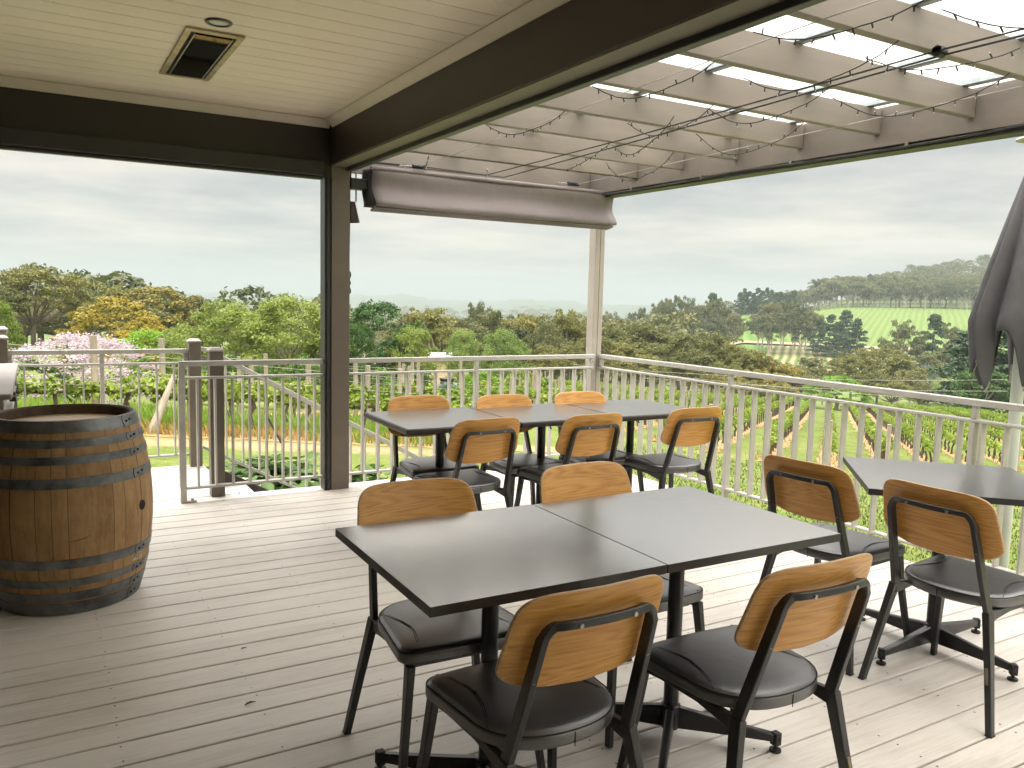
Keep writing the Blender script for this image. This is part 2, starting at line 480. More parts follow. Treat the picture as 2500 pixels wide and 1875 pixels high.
# ------------------------------------------------------------------ foliage kit
def leaf_mat(name, ca, cb, cc=None, trans=.25, rough=.55, sc=1.6, objvar=.35):
    mt, t, b = nt(name)
    oi = N(t, 'ShaderNodeObjectInfo'); g = N(t, 'ShaderNodeNewGeometry')
    n1 = noise(t, sc, 3, .6, vec=g.outputs['Position']); n2 = noise(t, sc*9, 2, .5, vec=g.outputs['Position'])
    f = math_(t, 'ADD', math_(t, 'MULTIPLY', n1, .55), math_(t, 'MULTIPLY', n2, .45))
    f = math_(t, 'ADD', f, math_(t, 'MULTIPLY', math_(t, 'SUBTRACT', oi.outputs['Random'], .5), objvar))
    st = [(.33, ca), (.62, cb)]
    if cc: st.append((.80, cc))
    col = ramp(t, f, st)
    t.links.new(col, b.inputs['Base Color'])
    b.inputs['Roughness'].default_value = rough; b.inputs['Specular IOR Level'].default_value = .3
    tr = N(t, 'ShaderNodeBsdfTranslucent'); t.links.new(col, tr.inputs[0])
    mx = N(t, 'ShaderNodeMixShader'); mx.inputs[0].default_value = trans
    t.links.new(b.outputs[0], mx.inputs[1]); t.links.new(tr.outputs[0], mx.inputs[2])
    t.links.new(mx.outputs[0], t.nodes['Material Output'].inputs[0])
    return mt
LM = {
 'gum': leaf_mat('gum_leaves', (.085,.098,.026), (.165,.165,.042), (.265,.235,.058), sc=.25),
 'gumfar': leaf_mat('gum_leaves_far', (.070,.090,.032), (.135,.142,.05), (.22,.195,.07), sc=.06),
 'gold': leaf_mat('golden_leaves', (.20,.165,.012), (.36,.275,.022), (.52,.38,.04), sc=.5),
 'rust': leaf_mat('rust_leaves', (.12,.115,.024), (.225,.19,.042), sc=.4),
 'willow': leaf_mat('willow_leaves', (.11,.165,.026), (.21,.27,.055), (.32,.36,.10), sc=.5, trans=.35),
 'ash': leaf_mat('ash_leaves', (.035,.085,.018), (.075,.15,.030), (.12,.21,.045), sc=.5),
 'pale': leaf_mat('pale_leaves', (.16,.23,.055), (.27,.35,.10), (.36,.43,.14), sc=.5, trans=.35),
 'pine': leaf_mat('pine_needles', (.018,.042,.020), (.036,.070,.030), (.055,.09,.035), sc=.15, trans=.1),
 'lime': leaf_mat('lime_leaves', (.10,.21,.012), (.19,.33,.025), (.26,.40,.04), sc=.3, trans=.35),
 'vine': leaf_mat('vine_leaves', (.10,.165,.018), (.25,.33,.045), (.42,.47,.14), sc=2.2, trans=.4, objvar=.2),
 'petal': leaf_mat('blossom_petals', (.42,.33,.38), (.58,.49,.53), (.70,.62,.62), sc=3, trans=.35, objvar=0),
 'bronze': leaf_mat('bronze_leaves', (.28,.16,.03), (.38,.22,.05), sc=3, objvar=0),
 'under': leaf_mat('undergrowth_leaves', (.05,.10,.018), (.10,.19,.03), (.17,.26,.05), sc=1.5),
 'broad': leaf_mat('broad_leaves', (.045,.095,.018), (.09,.16,.035), (.17,.24,.075), sc=6, trans=.3),
 'blue': leaf_mat('blue_leaves', (.08,.13,.09), (.13,.20,.14), sc=.8),
}
BARK = simple('grey_bark', (.20,.165,.13), (.10,.08,.06), rough=.9, scale=6, bmp=.5, bscale=24, bdist=.01, stretch=(1,1,.3))
PALEBARK = simple('pale_gum_bark', (.52,.47,.40), (.30,.25,.20), rough=.8, scale=2, stretch=(1,1,.3))
DARKBARK = simple('dark_vine_bark', (.10,.075,.055), (.045,.033,.026), rough=.95, scale=18, bmp=.6, bscale=60, bdist=.01, stretch=(1,1,.25))
WEATHER = simple('weathered_timber', (.34,.30,.24), (.19,.16,.125), rough=.9, scale=7, bmp=.4, bscale=40, bdist=.004, stretch=(1,1,.15))

def leaves(r, clumps, n, size, up=.5, jit=.7, shell=(.7, 1.05), mi=0, aspect=1.6):
    """diamond leaf clusters over clump ellipsoids -> V, F arrays"""
    g = np.random.default_rng(r)
    V = []; F = []; base = 0
    for c in clumps:
        cx, cy, cz, rx, ry, rz = c[:6]; k = int(n * (c[6] if len(c) > 6 else 1))
        d = g.normal(size=(k, 3)); d /= np.linalg.norm(d, axis=1)[:, None]
        d[:, 2] = np.where(d[:, 2] < -.35, -d[:, 2]*.5, d[:, 2])
        rad = g.uniform(shell[0], shell[1], k)[:, None]
        p = np.array([cx, cy, cz]) + d*rad*np.array([rx, ry, rz])
        nn = d + np.array([0, 0, up]) + g.normal(size=(k, 3))*jit*.6
        nn /= np.linalg.norm(nn, axis=1)[:, None]
        a = np.cross(nn, g.normal(size=(k, 3))); a /= np.linalg.norm(a, axis=1)[:, None] + 1e-9
        b = np.cross(nn, a)
        s = (size*g.uniform(.6, 1.35, k))[:, None]
        v = np.stack([p - a*s*aspect*.5, p + b*s*.5, p + a*s*aspect*.5, p - b*s*.5], 1)
        V.append(v.reshape(-1, 3)); F.append(np.arange(k*4).reshape(k, 4)+base); base += k*4
    return np.concatenate(V), np.concatenate(F)

def limb(mb, a, b, r0, r1, r, n=6, bend=.12, seg=4):
    a = Vector(a); b = Vector(b); L = (b-a).length; pts = []
    off = Vector((r.uniform(-1,1), r.uniform(-1,1), r.uniform(-.3,.5)))*L*bend
    for i in range(seg+1):
        k = i/seg; pts.append(a.lerp(b, k) + off*math.sin(PI*k))
    mb.tube(pts, [r0+(r1-r0)*i/seg for i in range(seg+1)], n)

PROTO = {}
def proto(key, kind):
    """builds one tree of each sort at unit height, far below ground, then parks its first use"""
    r = random.Random(hash_(key))
    root = bpy.data.objects.new('tree', None)
    trunk = MB(); clumps = []; V = F = None; mats = None; mi = None
    if kind in ('gum', 'gumtall', 'gumwide'):
        wx = 1.75 if kind == 'gumwide' else 1.0
        h0 = .26 if kind != 'gumtall' else .40
        cz0, rz0 = (.66, .31) if kind == 'gumtall' else (.54, .40)
        nb = r.randint(5, 7)
        limb(trunk, (0,0,-.03), (r.uniform(-.03,.03), r.uniform(-.03,.03), h0), .028, .020, r, 7, .05)
        lobes = []
        for i in range(nb + (13 if wx > 1 else 6)):
            a = 2*PI*i/(nb) + r.uniform(-.4, .4); el = r.uniform(-.6, 1.35) if i < nb else r.uniform(-.3, 1.5)
            rr = .29*wx*r.uniform(.75, 1.1)*math.cos(el)
            e = (rr*math.cos(a), rr*math.sin(a), cz0 + rz0*.72*math.sin(el))
            lobes.append(e)
            limb(trunk, (0,0,h0-.02), (e[0]*.95, e[1]*.95, e[2]-.02), .015, .004, r, 5, .12)
            for q in range(r.randint(6, 9)):
                dx, dy, dz = r.gauss(0, .085), r.gauss(0, .085), r.gauss(0, .05)
                s = r.uniform(.045, .085)
                clumps.append((e[0]+dx, e[1]+dy, min(.95, e[2]+dz), s, s, s*.78))
        for q in range(10):
            a = r.uniform(0, 2*PI); rr = r.uniform(0, .22*wx); s = r.uniform(.06, .10)
            clumps.append((rr*math.cos(a), rr*math.sin(a), r.uniform(cz0-.15, cz0+rz0*.7), s, s, s*.8))
        V, F = leaves(r.randint(0, 9999), clumps, 105, .017, up=.25, jit=1.3, shell=(.72, 1.15), aspect=1.5)
    elif kind == 'broccoli':
        limb(trunk, (0,0,-.03), (0,0,.4), .03, .02, r, 7)
        for q in range(95):
            z = r.uniform(0, 1); a = r.uniform(0, 2*PI)
            rr = math.sqrt(max(0, 1-(z*1.0)**2))*.46*r.uniform(.78, 1.0)
            s = r.uniform(.05, .085)
            clumps.append((rr*math.cos(a), rr*math.sin(a), .16+z*.78, s, s, s*.8))
        V, F = leaves(r.randint(0, 9999), clumps, 95, .019, up=.3, jit=1.0, shell=(.82, 1.08))
    elif kind in ('dense', 'airy'):
        limb(trunk, (0,0,-.03), (0,0,.35), .026, .018, r, 7)
        for i in range(6):
            a = 2*PI*i/6+r.uniform(-.3,.3); limb(trunk, (0,0,.2), (.25*math.cos(a), .25*math.sin(a), r.uniform(.5,.8)), .012, .004, r, 5)
        for q in range(125):
            z = r.uniform(0, 1)**.9; a = r.uniform(0, 2*PI)
            env = .44*math.sqrt(max(.02, 1-((z-.42)/.60)**2))*(1+.16*math.sin(3*a+z*5))
            rr = env*math.sqrt(r.uniform(.25, 1.0)); s = r.uniform(.06, .105)
            clumps.append((rr*math.cos(a), rr*math.sin(a), .06+z*.86, s, s, s*.85))
        if kind == 'dense': V, F = leaves(r.randint(0, 9999), clumps, 100, .019, up=.25, jit=1.3, shell=(.6, 1.2))
        else: V, F = leaves(r.randint(0, 9999), clumps, 150, .0125, up=.2, jit=1.3, shell=(.4, 1.35), aspect=2.4)
    elif kind == 'pine':
        limb(trunk, (0,0,-.03), (.01,0,.95), .022, .004, r, 7, .02)
        for q in range(74):
            z = r.uniform(.12, .98); env = .30*min(1, (1.04-z)*2.1)*r.uniform(.75, 1.1)
            a = r.uniform(0, 2*PI); rr = env*math.sqrt(r.uniform(.1, 1)); s = r.uniform(.06, .10)*(1.1-.5*z)
            clumps.append((rr*math.cos(a), rr*math.sin(a), z, s*1.25, s*1.25, s*.55))
        V, F = leaves(r.randint(0, 9999), clumps, 120, .018, up=.2, jit=1.2, aspect=2.2)
    elif kind == 'blossom':
        for i in range(7):
            a = 2*PI*i/7; limb(trunk, (0,0,-.03), (.4*math.cos(a), .4*math.sin(a), r.uniform(.5,.8)), .016, .005, r, 5)
        cg = []
        for q in range(150):
            z = r.uniform(0, 1); a = r.uniform(0, 2*PI); rr = math.sqrt(max(0, 1-z**2.2))*.78*r.uniform(.7, 1.0); s = r.uniform(.07, .12)
            clumps.append((rr*math.cos(a), rr*math.sin(a), .08+z*.84, s, s, s*.8))
        for q in range(26):
            z = r.uniform(0, .8); a = r.uniform(0, 2*PI); rr = r.uniform(.1, .66); s = r.uniform(.08, .14)
            cg.append((rr*math.cos(a), rr*math.sin(a), .1+z*.75, s, s, s))
        V, F = leaves(1, clumps, 85, .019, up=.2, jit=1.3, shell=(.4, 1.35), aspect=1.3)
        V2, F2 = leaves(2, cg, 130, .024, up=.3, jit=1.0, shell=(.5, 1.1))
        V3, F3 = leaves(3, cg[:9], 90, .022, up=.3, jit=1.0, shell=(.3, 1.2))
        mi = np.concatenate([np.zeros(len(F)), np.ones(len(F2)), np.full(len(F3), 2)])
        F = np.concatenate([F, F2+len(V), F3+len(V)+len(V2)]); V = np.concatenate([V, V2, V3])
    elif kind == 'shrub':
        for i in range(4):
            a = 2*PI*i/4; limb(trunk, (0,0,-.05), (.2*math.cos(a), .2*math.sin(a), .6), .02, .006, r, 5)
        for q in range(26):
            z = r.uniform(0, 1); a = r.uniform(0, 2*PI); rr = .5*math.sqrt(max(.05, 1-z**2))*r.uniform(.5, 1); s = r.uniform(.12, .2)
            clumps.append((rr*math.cos(a), rr*math.sin(a), .1+z*.72, s, s, s*.8))
        V, F = leaves(r.randint(0, 9999), clumps, 120, .035, up=.2, jit=1.2, shell=(.5, 1.2))
    return dict(trunk=trunk, V=V, F=F, mi=mi)
def hash_(s): return sum((i+1)*ord(c) for i, c in enumerate(s)) % 99991
MESH = {}
def tree_at(x, y, h, w, kind, leaf, label, group=None, name='tree', bark=None, seed=0, cat='tree', rz=None, sink=0):
    if kind == 'gum' and w > h*.95: kind = 'gumwide'
    key = f'{kind}{seed}{leaf}'
    if key not in MESH:
        p = proto(f'{kind}{seed}', kind)
        mats = [LM[leaf]] if leaf != 'petal' else [LM['petal'], LM['under'], LM['bronze']]
        root = bpy.data.objects.new('x', None); COL.objects.link(root); ORG[root] = Vector((0,0,0))
        tr = p['trunk'].build('trunk', bark or BARK, root, smooth=True, local=True, sharp=60)
        cw = np_mesh('crown', p['V'], p['F'], mats, p['mi'], parent=root)
        wd = float(np.percentile(np.abs(p['V'][:, :2]), 97))*2
        top = float(np.percentile(p['V'][:, 2], 99.8))
        MESH[key] = (tr.data, cw.data, wd, top)
        for o in (tr, cw, root): bpy.data.objects.remove(o)
    td, cd, wd, top = MESH[key]
    o = bpy.data.objects.new(name, None); COL.objects.link(o); o.empty_display_size = .5
    o.location = (x, y, T(x, y) - sink); s = h/top
    o.scale = (w/wd, w/wd, s); o.rotation_euler = (0, 0, rng.uniform(0, 2*PI) if rz is None else rz)
    for nm, d in (('trunk', td), ('crown', cd)):
        c = bpy.data.objects.new(nm, d); COL.objects.link(c); c.parent = o
    tag(o, label, cat, group)
    return o
def tree_px(px, py_top, d, wpx, kind, leaf, label, **kw):
    """a tree standing d metres away in the direction of a landmark, tall enough to reach its observed elevation"""
    v = ray(px, py_top); hz = math.hypot(v.x, v.y)
    x, y = v.x/hz*d, v.y/hz*d
    h = CH + v.z/hz*d - T(x, y)
    dep = d*(cf.x*v.x/hz + cf.y*v.y/hz)
    return tree_at(x, y, h, wpx*dep/FPX, kind, leaf, label, **kw)


# ------------------------------------------------------------------ deck
PITCH = .14775; GAP = .0080
def build_deck():
    mb = MB()
    k = -42
    while True:
        y0 = 2.95 + PITCH*k + GAP/2; y1 = y0 + PITCH - GAP
        k += 1
        if y0 > 7.22: break
        if y1 > 7.24: y1 = 7.235
        x0, x1 = -4.2, 4.355
        if y0 > 5.97: x0, x1 = -.55, 1.19
        if y0 < 6.01 < y1: y1 = max(y1, 6.012)
        zt = -.0015*rng.random()
        # board with eased edges
        e = .004
        prof = [(y0, -.025), (y0, zt-e), (y0+e*.4, zt-e*.3), (y0+e*1.3, zt), (y1-e*1.3, zt), (y1-e*.4, zt-e*.3), (y1, zt-e), (y1, -.025)]
        vs = [(x0, a, b) for a, b in prof] + [(x1, a, b) for a, b in prof]
        n = len(prof)
        mb.cur = 0
        mb.add(vs, [(i, i+1, i+1+n, i+n) for i in range(n-1)] + [tuple(range(n)), tuple(reversed(range(n, 2*n)))])
        for j in range(22):
            x = -3.9 + j*.455
            if x > x1-.05 or x < x0+.05: continue
            for yy in (y0+.026, y1-.026):
                if rng.random() < .12: continue
                mb.cur = 2 if (rng.random() < .4 or x > 2.2) else 1
                rr = .0038
                cx = x + rng.uniform(-.006, .006); cy = yy + rng.uniform(-.006, .006)
                mb.add([(cx+rr*math.cos(a*PI/4), cy+rr*math.sin(a*PI/4), .0006) for a in range(8)], [tuple(range(8))])
    mb.cur = 2
    mb.box((-4.2, -3.3, -.20), (4.35, 6.005, -.03))
    mb.box((-.55, 6.012, -.20), (1.185, 7.23, -.03))
    o = mb.build('deck_floor', [M['deck'], M['screw'], M['gap']])
    tag(o, kind='structure')
build_deck()
ed = MB(); ed.box((-4.2, 6.014, -.05), (-.56, 6.03, -.004)); ed.box((1.20, 6.014, -.05), (4.36, 6.028, -.004)); ed.box((4.358, -3.2, -.05), (4.374, 6.012, -.004))
tag(ed.build('deck_edging', simple('edging_alu', (.34,.32,.29), (.26,.25,.23), rough=.4)), kind='structure')
fas = MB(); fas.box((1.2, 6.032, -.30), (4.39, 6.06, -.055)); fas.box((4.376, -3.2, -.30), (4.405, 6.03, -.055))
tag(fas.build('deck_fascia', M['post']), kind='structure')
# two bits of leaf litter
def litter(x, y, s, lab):
    mb = MB(); mb.tube([(x-.02*s, y, .004), (x, y+.004*s, .008*s), (x+.02*s, y+.006*s, .004)], [.002*s, .004*s, .001], 5)
    mb.tube([(x-.006*s, y, .006), (x-.012*s, y+.014*s, .007)], .001*s, 4)
    tag(mb.build('twig', DARKBARK), lab, 'twig')
litter(.62, 2.86, 1, 'thin dry twig lying on the open boards left of the near tables')
litter(.70, 3.34, .6, 'tiny dark crumb of bark on the open boards between barrel and near table')

# ------------------------------------------------------------------ veranda (house roof corner)
ver = thing('veranda', 'cream board ceiling held up by heavy dark brown beams and a taupe corner post', 'veranda', (1.95, 5.93, 0))
cl = MB()
k = 0
for i in range(-44, 13):
    y0 = 4.388 + .158*i + .003; y1 = y0 + .158 - .006
    if y1 > 5.87: y1 = 5.87
    if y0 > 5.86: break
    cl.box((-4.2, y0, 2.70), (1.88, y1, 2.72)); cl.box((-4.2, y0-.007, 2.704), (1.88, y0+.001, 2.72))
cl.build('ceiling', M['cream'], ver)
cn = MB()
def cove(a, b, nrm):
    """quarter-round cornice between ceiling and beam"""
    a = Vector(a); b = Vector(b); nrm = Vector(nrm); rs = []
    prof = [(0, -.055), (.008, -.055), (.012, -.046), (.03, -.03), (.046, -.012), (.055, -.008), (.055, 0), (0, 0)]
    for p in (a, b): rs.append([p + nrm*u + Vector((0, 0, v)) for u, v in prof])
    cn.rings(rs)
cove((-4.2, 5.868, 2.699), (1.86, 5.868, 2.699), (0, -1, 0)); cove((1.868, -3.2, 2.699), (1.868, 5.81, 2.699), (-1, 0, 0))
cn.build('cornice', M['cornice'], ver, smooth=True)
b1 = MB(); b1.box((-4.2, 5.87, 2.30), (2.03, 5.99, 2.76)); b1.build('beam', M['beam'], ver, bevel=.004)
b1 = MB(); b1.box((-4.2, 5.80, 2.30), (1.80, 5.868, 2.40)); b1.box((-4.2, 5.815, 2.275), (1.80, 5.865, 2.298)); b1.build('blind_track', simple('black_track', (.035,.032,.034), rough=.45, scale=6), ver, bevel=.006)
b2 = MB(); b2.box((1.87, -3.2, 2.392), (2.0, 5.868, 2.76)); b2.build('beam', M['beam'], ver, bevel=.004)
b2 = MB(); b2.box((1.872, -3.2, 2.382), (1.985, 5.868, 2.3915)); b2.build('beam_soffit', M['beam_under'], ver)
b2 = MB(); b2.box((1.987, -3.2, 2.355), (2.03, 5.868, 2.391)); b2.build('beam_lip', M['dark'], ver, bevel=.004)
ps = MB(); ps.box((1.878, 5.868, 0), (2.018, 5.99, 2.39)); ps.build('post', M['post'], ver, bevel=.005)
pt = MB(); pt.box((1.831, 5.878, 0), (1.876, 5.985, 2.30)); pt.box((1.844, 5.868, .0), (1.862, 5.8765, 2.30)); tk = pt.build('post_track', M['dark'], ver, bevel=.002)
bo = MB()
for z in (.055, .10):
    bo.tube([(1.853, 5.868, z), (1.853, 5.857, z)], .008, 8)
bo.build('bolt', M['base'], tk)
wl = MB(); wl.box((-4.3, -3.3, 0), (2.0, -3.15, 2.9)); wl.build('wall', simple('unseen_house_wall', (.10,.085,.07), rough=.7, scale=3), ver)
wl = MB(); wl.box((-.74, -3.15, 0), (-.62, 5.79, 2.70)); wl.build('wall', bpy.data.materials['unseen_house_wall'], ver)  # unseen wall added close in to darken the barrel and left boards
rf = MB(); rf.box((-4.6, -3.4, 2.80), (1.99, 6.7, 2.86)); rf.build('roof', simple('steel_roof', (.30,.30,.29), rough=.5, scale=2), ver)  # eave stretched out of view to keep light off the landing

# recessed heater and downlight
ht = thing('ceiling_heater', 'flat black radiant heater in a scorched metal frame set into the cream ceiling', 'heater', (.79, 4.70, 2.70))
hb = MB()
xa, xb, ya, yb = .652, .922, 4.215, 5.186
for A, B in (((xa, ya), (xb, ya+.045)), ((xa, yb-.03), (xb, yb)), ((xa, ya+.046), (xa+.030, yb-.031)), ((xb-.030, ya+.046), (xb, yb-.031))):
    hb.box((A[0], A[1], 2.688), (B[0], B[1], 2.6985))
hb.build('frame', simple('scorched_steel', (.50,.43,.27), (.28,.20,.10), rough=.35, metal=.5, scale=9), ht, bevel=.002)
hb = MB(); hb.box((xa+.030, ya+.045, 2.6945), (xb-.030, yb-.03, 2.6985)); hb.build('recess', M['gap'], ht)
hb = MB(); hb.box((xa+.050, ya+.07, 2.686), (xb-.050, yb-.05, 2.694))
mt, t, b = nt('black_ceramic_glass'); b.inputs['Base Color'].default_value = (.008,.008,.008,1); b.inputs['Roughness'].default_value = .03; b.inputs['IOR'].default_value = 2.0
hb.build('glass_panel', mt, ht)
for x in (xa+.045, xb-.050):
    hb = MB(); hb.box((x, ya+.065, 2.684), (x+.005, yb-.045, 2.694)); hb.build('trim_rail', M['screw'], ht)
dl = thing('downlight', 'small round recessed downlight with a dark ring beside the ceiling heater', 'downlight', (.771, 4.075, 2.70))
d = MB(); d.lathe([(.042, -.001), (.046, -.008), (.056, -.008), (.061, -.002), (.061, 0)], 32, (.771, 4.075, 2.6985)); d.build('ring', simple('bronze_ring', (.10,.095,.085), rough=.35, metal=.6), dl, smooth=True)
d = MB(); d.lathe([(.0, .0), (.042, -.001)], 32, (.771, 4.075, 2.697)); d.build('lens', simple('frosted_lens', (.55,.55,.52), rough=.25), dl, smooth=True)

# ------------------------------------------------------------------ pergola
pg = thing('pergola', 'cream timber pergola with corrugated clear roofing over the tables', 'pergola', (4.35, 6.0, 0))
for i in range(-6, 7):
    y = 2.574 + .5525*i
    if y > 5.6: continue
    if i == 6: continue
    r_ = MB(); r_.box((2.032, y, 2.458), (4.248, y+.045, 2.60)); r_.build('rafter', M['pergola'], pg, bevel=.003)
r_ = MB(); r_.box((2.032, 5.36, 2.458), (4.248, 5.405, 2.60)); r_.build('rafter', M['pergola'], pg, bevel=.003)
r_ = MB(); r_.box((2.02, 5.995, 2.37), (4.248, 6.04, 2.615)); r_.build('end_beam', M['pergola'], pg, bevel=.003)
r_ = MB(); r_.box((4.25, -3.2, 2.385), (4.395, 6.045, 2.612)); r_.build('side_beam', M['pergola'], pg, bevel=.004)
tr_ = MB(); tr_.box((4.262, -3.2, 2.352), (4.38, 6.045, 2.384)); tr_.build('beam_track', M['dark'], pg, bevel=.004)
for dx, sag in ((4.256, .018), (4.243, .03)):
    c = MB(); pts = []
    for i in range(60):
        y = -3 + i*.152
        pts.append((dx, y, 2.382 - sag*abs(math.sin(y*1.45+dx*40))*.6))
    c.tube(pts, .006, 6); c.build('conduit', M['dark'], pg, smooth=True)
for i in range(10):
    c = MB(); y = 5.4 - i*.82; c.box((4.24, y, 2.366), (4.249, y+.02, 2.392)); c.build('cable_clip', M['screw'], pg)
for x in (2.19, 2.88, 3.60, 4.12):
    c = MB(); c.box((x, -3.2, 2.602), (x+.06, 5.99, 2.628)); c.build('batten', M['galv'], pg)
    if x < 4: 
        c = MB(); c.box((x-.002, -3.2, 2.596), (x+.006, 5.99, 2.6015)); c.build('batten_lip', M['dark'], pg)
# corrugated sheets, ribs running with the rafters
mt, t, b = nt('clear_roofing')
f = noise(t, 1.1, 4, .6); f2 = noise(t, 3.0, 5, .65, stretch=(.35, 6, 1))
colr = ramp(t, f2, [(.3, (.90,.90,.88)), (.66, (.84,.84,.82)), (.75, (.72,.52,.38)), (.8, (.86,.80,.74))])
b.inputs['Roughness'].default_value = .35
t.links.new(colr, b.inputs['Base Color'])
tl = N(t, 'ShaderNodeBsdfTranslucent'); t.links.new(colr, tl.inputs[0])
tp = N(t, 'ShaderNodeBsdfTransparent'); tp.inputs[0].default_value = (.93,.94,.94,1)
m1 = N(t, 'ShaderNodeMixShader'); m1.inputs[0].default_value = .66; t.links.new(b.outputs[0], m1.inputs[1]); t.links.new(tl.outputs[0], m1.inputs[2])
m2 = N(t, 'ShaderNodeMixShader'); m2.inputs[0].default_value = .42; t.links.new(m1.outputs[0], m2.inputs[1]); t.links.new(tp.outputs[0], m2.inputs[2])
t.links.new(m2.outputs[0], t.nodes['Material Output'].inputs[0])
sh = MB(); xs = [2.0, 2.6, 3.2, 3.8, 4.46]; rows = []
ys = [-3.2 + i*.0095 for i in range(int(9.3/.0095))]
for y in ys:
    z = 2.637 + .0085*math.sin(2*PI*y/.076); rows.append([(x, y, z) for x in xs])
n = len(xs); sh.v = [p for r in rows for p in r]
for i in range(len(rows)-1):
    for j in range(n-1): sh.f.append((i*n+j, i*n+j+1, (i+1)*n+j+1, (i+1)*n+j)); sh.mi.append(0)
sh.build('roof_sheet', mt, pg, smooth=True, sharp=180)
fx = MB()
for x in (2.22, 2.91, 3.63):
    for i in range(30):
        y = -2.9 + i*.304; fx.tube([(x, y, 2.629), (x, y, 2.652)], .011, 6)
fx.build('roof_screws', M['screw'], pg)
for (x, y) in ((4.30, 5.95), (4.185, 2.0)):
    q = MB(); q.box((x, y, -.28), (x+.10, y+.10, 2.384 if x > 4.2 else 2.40)); q.build('post', M['pergola_post'], pg, bevel=.004)
gl = MB(); gl.box((4.3495, 5.9485, 0), (4.3525, 5.9515, 2.38)); gl.build('post_joint', M['gap'], pg)

# ------------------------------------------------------------------ railings
def railing(name, label, p0, p1, nb, first, step, stan=(), z0=.10, z1=.868, z2=.985, brackets=(0, 1), endpost=None, parent_loc=None):
    a = Vector((*p0, 0)); b = Vector((*p1, 0)); d = (b-a).normalized(); L = (b-a).length
    t = thing(name, label, 'railing', ((a.x+b.x)/2, (a.y+b.y)/2, 0), 'deck railings')
    up = Vector((0, 0, 1))
    def bar(nm, x0, x1, z, w, h):
        mb = MB(); mb.beam(a+d*x0+up*z, a+d*x1+up*z, w, h); return mb.build(nm, M['rail'], t, bevel=.004)
    bar('top_rail', 0, L, z2-.0175, .05, .035)
    bar('middle_rail', 0, L, z1, .05, .016)
    bar('bottom_rail', 0 if endpost is None else .03, L, z0, .05, .016)
    for i in range(nb):
        x = first + step*i
        if any(abs(x-s) < .03 for s in stan): continue
        mb = MB(); mb.beam(a+d*x+up*(z0+.0085), a+d*x+up*(z1-.0085), .012, .050, up=d.cross(up))
        mb.build('baluster', M['rail'], t, bevel=.0025)
    for s in stan:
        mb = MB(); mb.beam(a+d*s+up*(-.05 if z0 > .05 else 0), a+d*s+up*(z1-.0085), .030, .052, up=d.cross(up)); mb.beam(a+d*s+up*(z1+.0085), a+d*s+up*(z2-.035), .030, .034, up=d.cross(up))
        mb.build('stanchion', M['rail'], t, bevel=.003)
    for e in brackets:
        x = .018 if e == 0 else L-.018
        mb = MB(); mb.beam(a+d*x+up*(z1-.02), a+d*x+up*(z2-.036), .036, .036, up=d); br = mb.build('bracket', M['rail'], t, bevel=.003)
        mb = MB(); sd = d.cross(up); mb.tube([a+d*x+up*.92-sd*.0, a+d*x+up*.92+sd*.026], .007, 8); mb.build('bolt', M['screw'], br)
    if endpost is not None:
        mb = MB(); mb.beam(a+d*.018, a+d*.018+up*(z2-.036), .04, .04, up=d); ep = mb.build('end_post', M['rail'], t, bevel=.004)
        mb = MB(); mb.beam(a+d*.04+up*.006, a+d*.10+up*.006, .045, .010); mb.tube([a+d*.075+up*.01, a+d*.075+up*.024], .011, 6); mb.build('foot_plate', M['rail'], ep)
    return t
railing('railing', 'grey metal railing running from the veranda post to the corner post', (2.02, 5.93), (4.298, 5.93), 19, .0, .1223, (1.10,), brackets=(1,))
railing('railing', 'grey metal railing panel left of the veranda post, ending in a slim footed upright', (.83, 5.93), (1.83, 5.93), 10, .0, .1175, (), brackets=(), endpost=1)
railing('railing', 'long grey metal railing on the vineyard side of the deck by the umbrella', (4.385, 5.94), (4.385, -1.2), 58, .105, .1246, (1.61, 3.42, 5.2), brackets=(0,))
railing('railing', 'grey metal railing across the far side of the landing, before the blossom tree', (-.20, 7.19), (1.08, 7.19), 10, .11, .1325, (.64,), brackets=(0, 1))

# landing side wall and handrails at far left
lw = thing('landing_gate', 'pale timber gate and screen with a wide cap and dark bolt latch behind the barrel', 'gate', (-.28, 6.3, 0))
mb = MB(); mb.box((-.235, 4.72, .905), (-.115, 6.62, .935)); mb.build('cap_rail', M['pergola_post'], lw, bevel=.006)
mb = MB(); mb.box((-.19, 4.72, .845), (-.15, 6.62, .903)); mb.build('top_rail', M['pergola_post'], lw, bevel=.004)
mb = MB(); mb.box((-.19, 6.56, 0), (-.13, 6.615, .843)); mb.build('gate_post', M['post'], lw, bevel=.004)
mb = MB(); mb.box((-.19, 4.72, .72), (-.135, 6.559, .76)); mb.build('lower_rail', M['pergola_post'], lw, bevel=.004)
for i in range(17):
    mb = MB(); y = 4.75+i*.108; mb.box((-.185, y, .04), (-.155, y+.055, .718)); mb.build('picket', M['rail'], lw, bevel=.003)
lt = MB(); lt.tube([(-.128, 5.55, .845), (-.128, 5.9, .845)], .012, 8); lt.tube([(-.128, 5.75, .845), (-.105, 5.75, .82)], .009, 6); lt.box((-.149, 5.6, .79), (-.116, 5.82, .815))
lt.build('latch', M['base'], lw, smooth=True)
def newel(x, y, w, h, label, z0=0):
    t = thing('newel_post', label, 'post', (x, y, z0), 'square newel posts at the stair landing')
    mb = MB(); mb.box((x-w/2, y-w/2, z0), (x+w/2, y+w/2, h-.03)); mb.build('shaft', M['post'], t, bevel=.004)
    rs = []
    for r_, z in ((w/2+.006, h-.029), (w/2+.006, h-.018), (w/2-.016, h)):
        rs.append([(x-r_, y-r_, z), (x+r_, y-r_, z), (x+r_, y+r_, z), (x-r_, y+r_, z)])
    mb = MB(); mb.rings(rs); mb.build('cap', M['pergola_post'], t)
    return t
newel(1.094, 6.055, .094, 1.07, 'square taupe newel post nearer the deck at the head of the stairs')
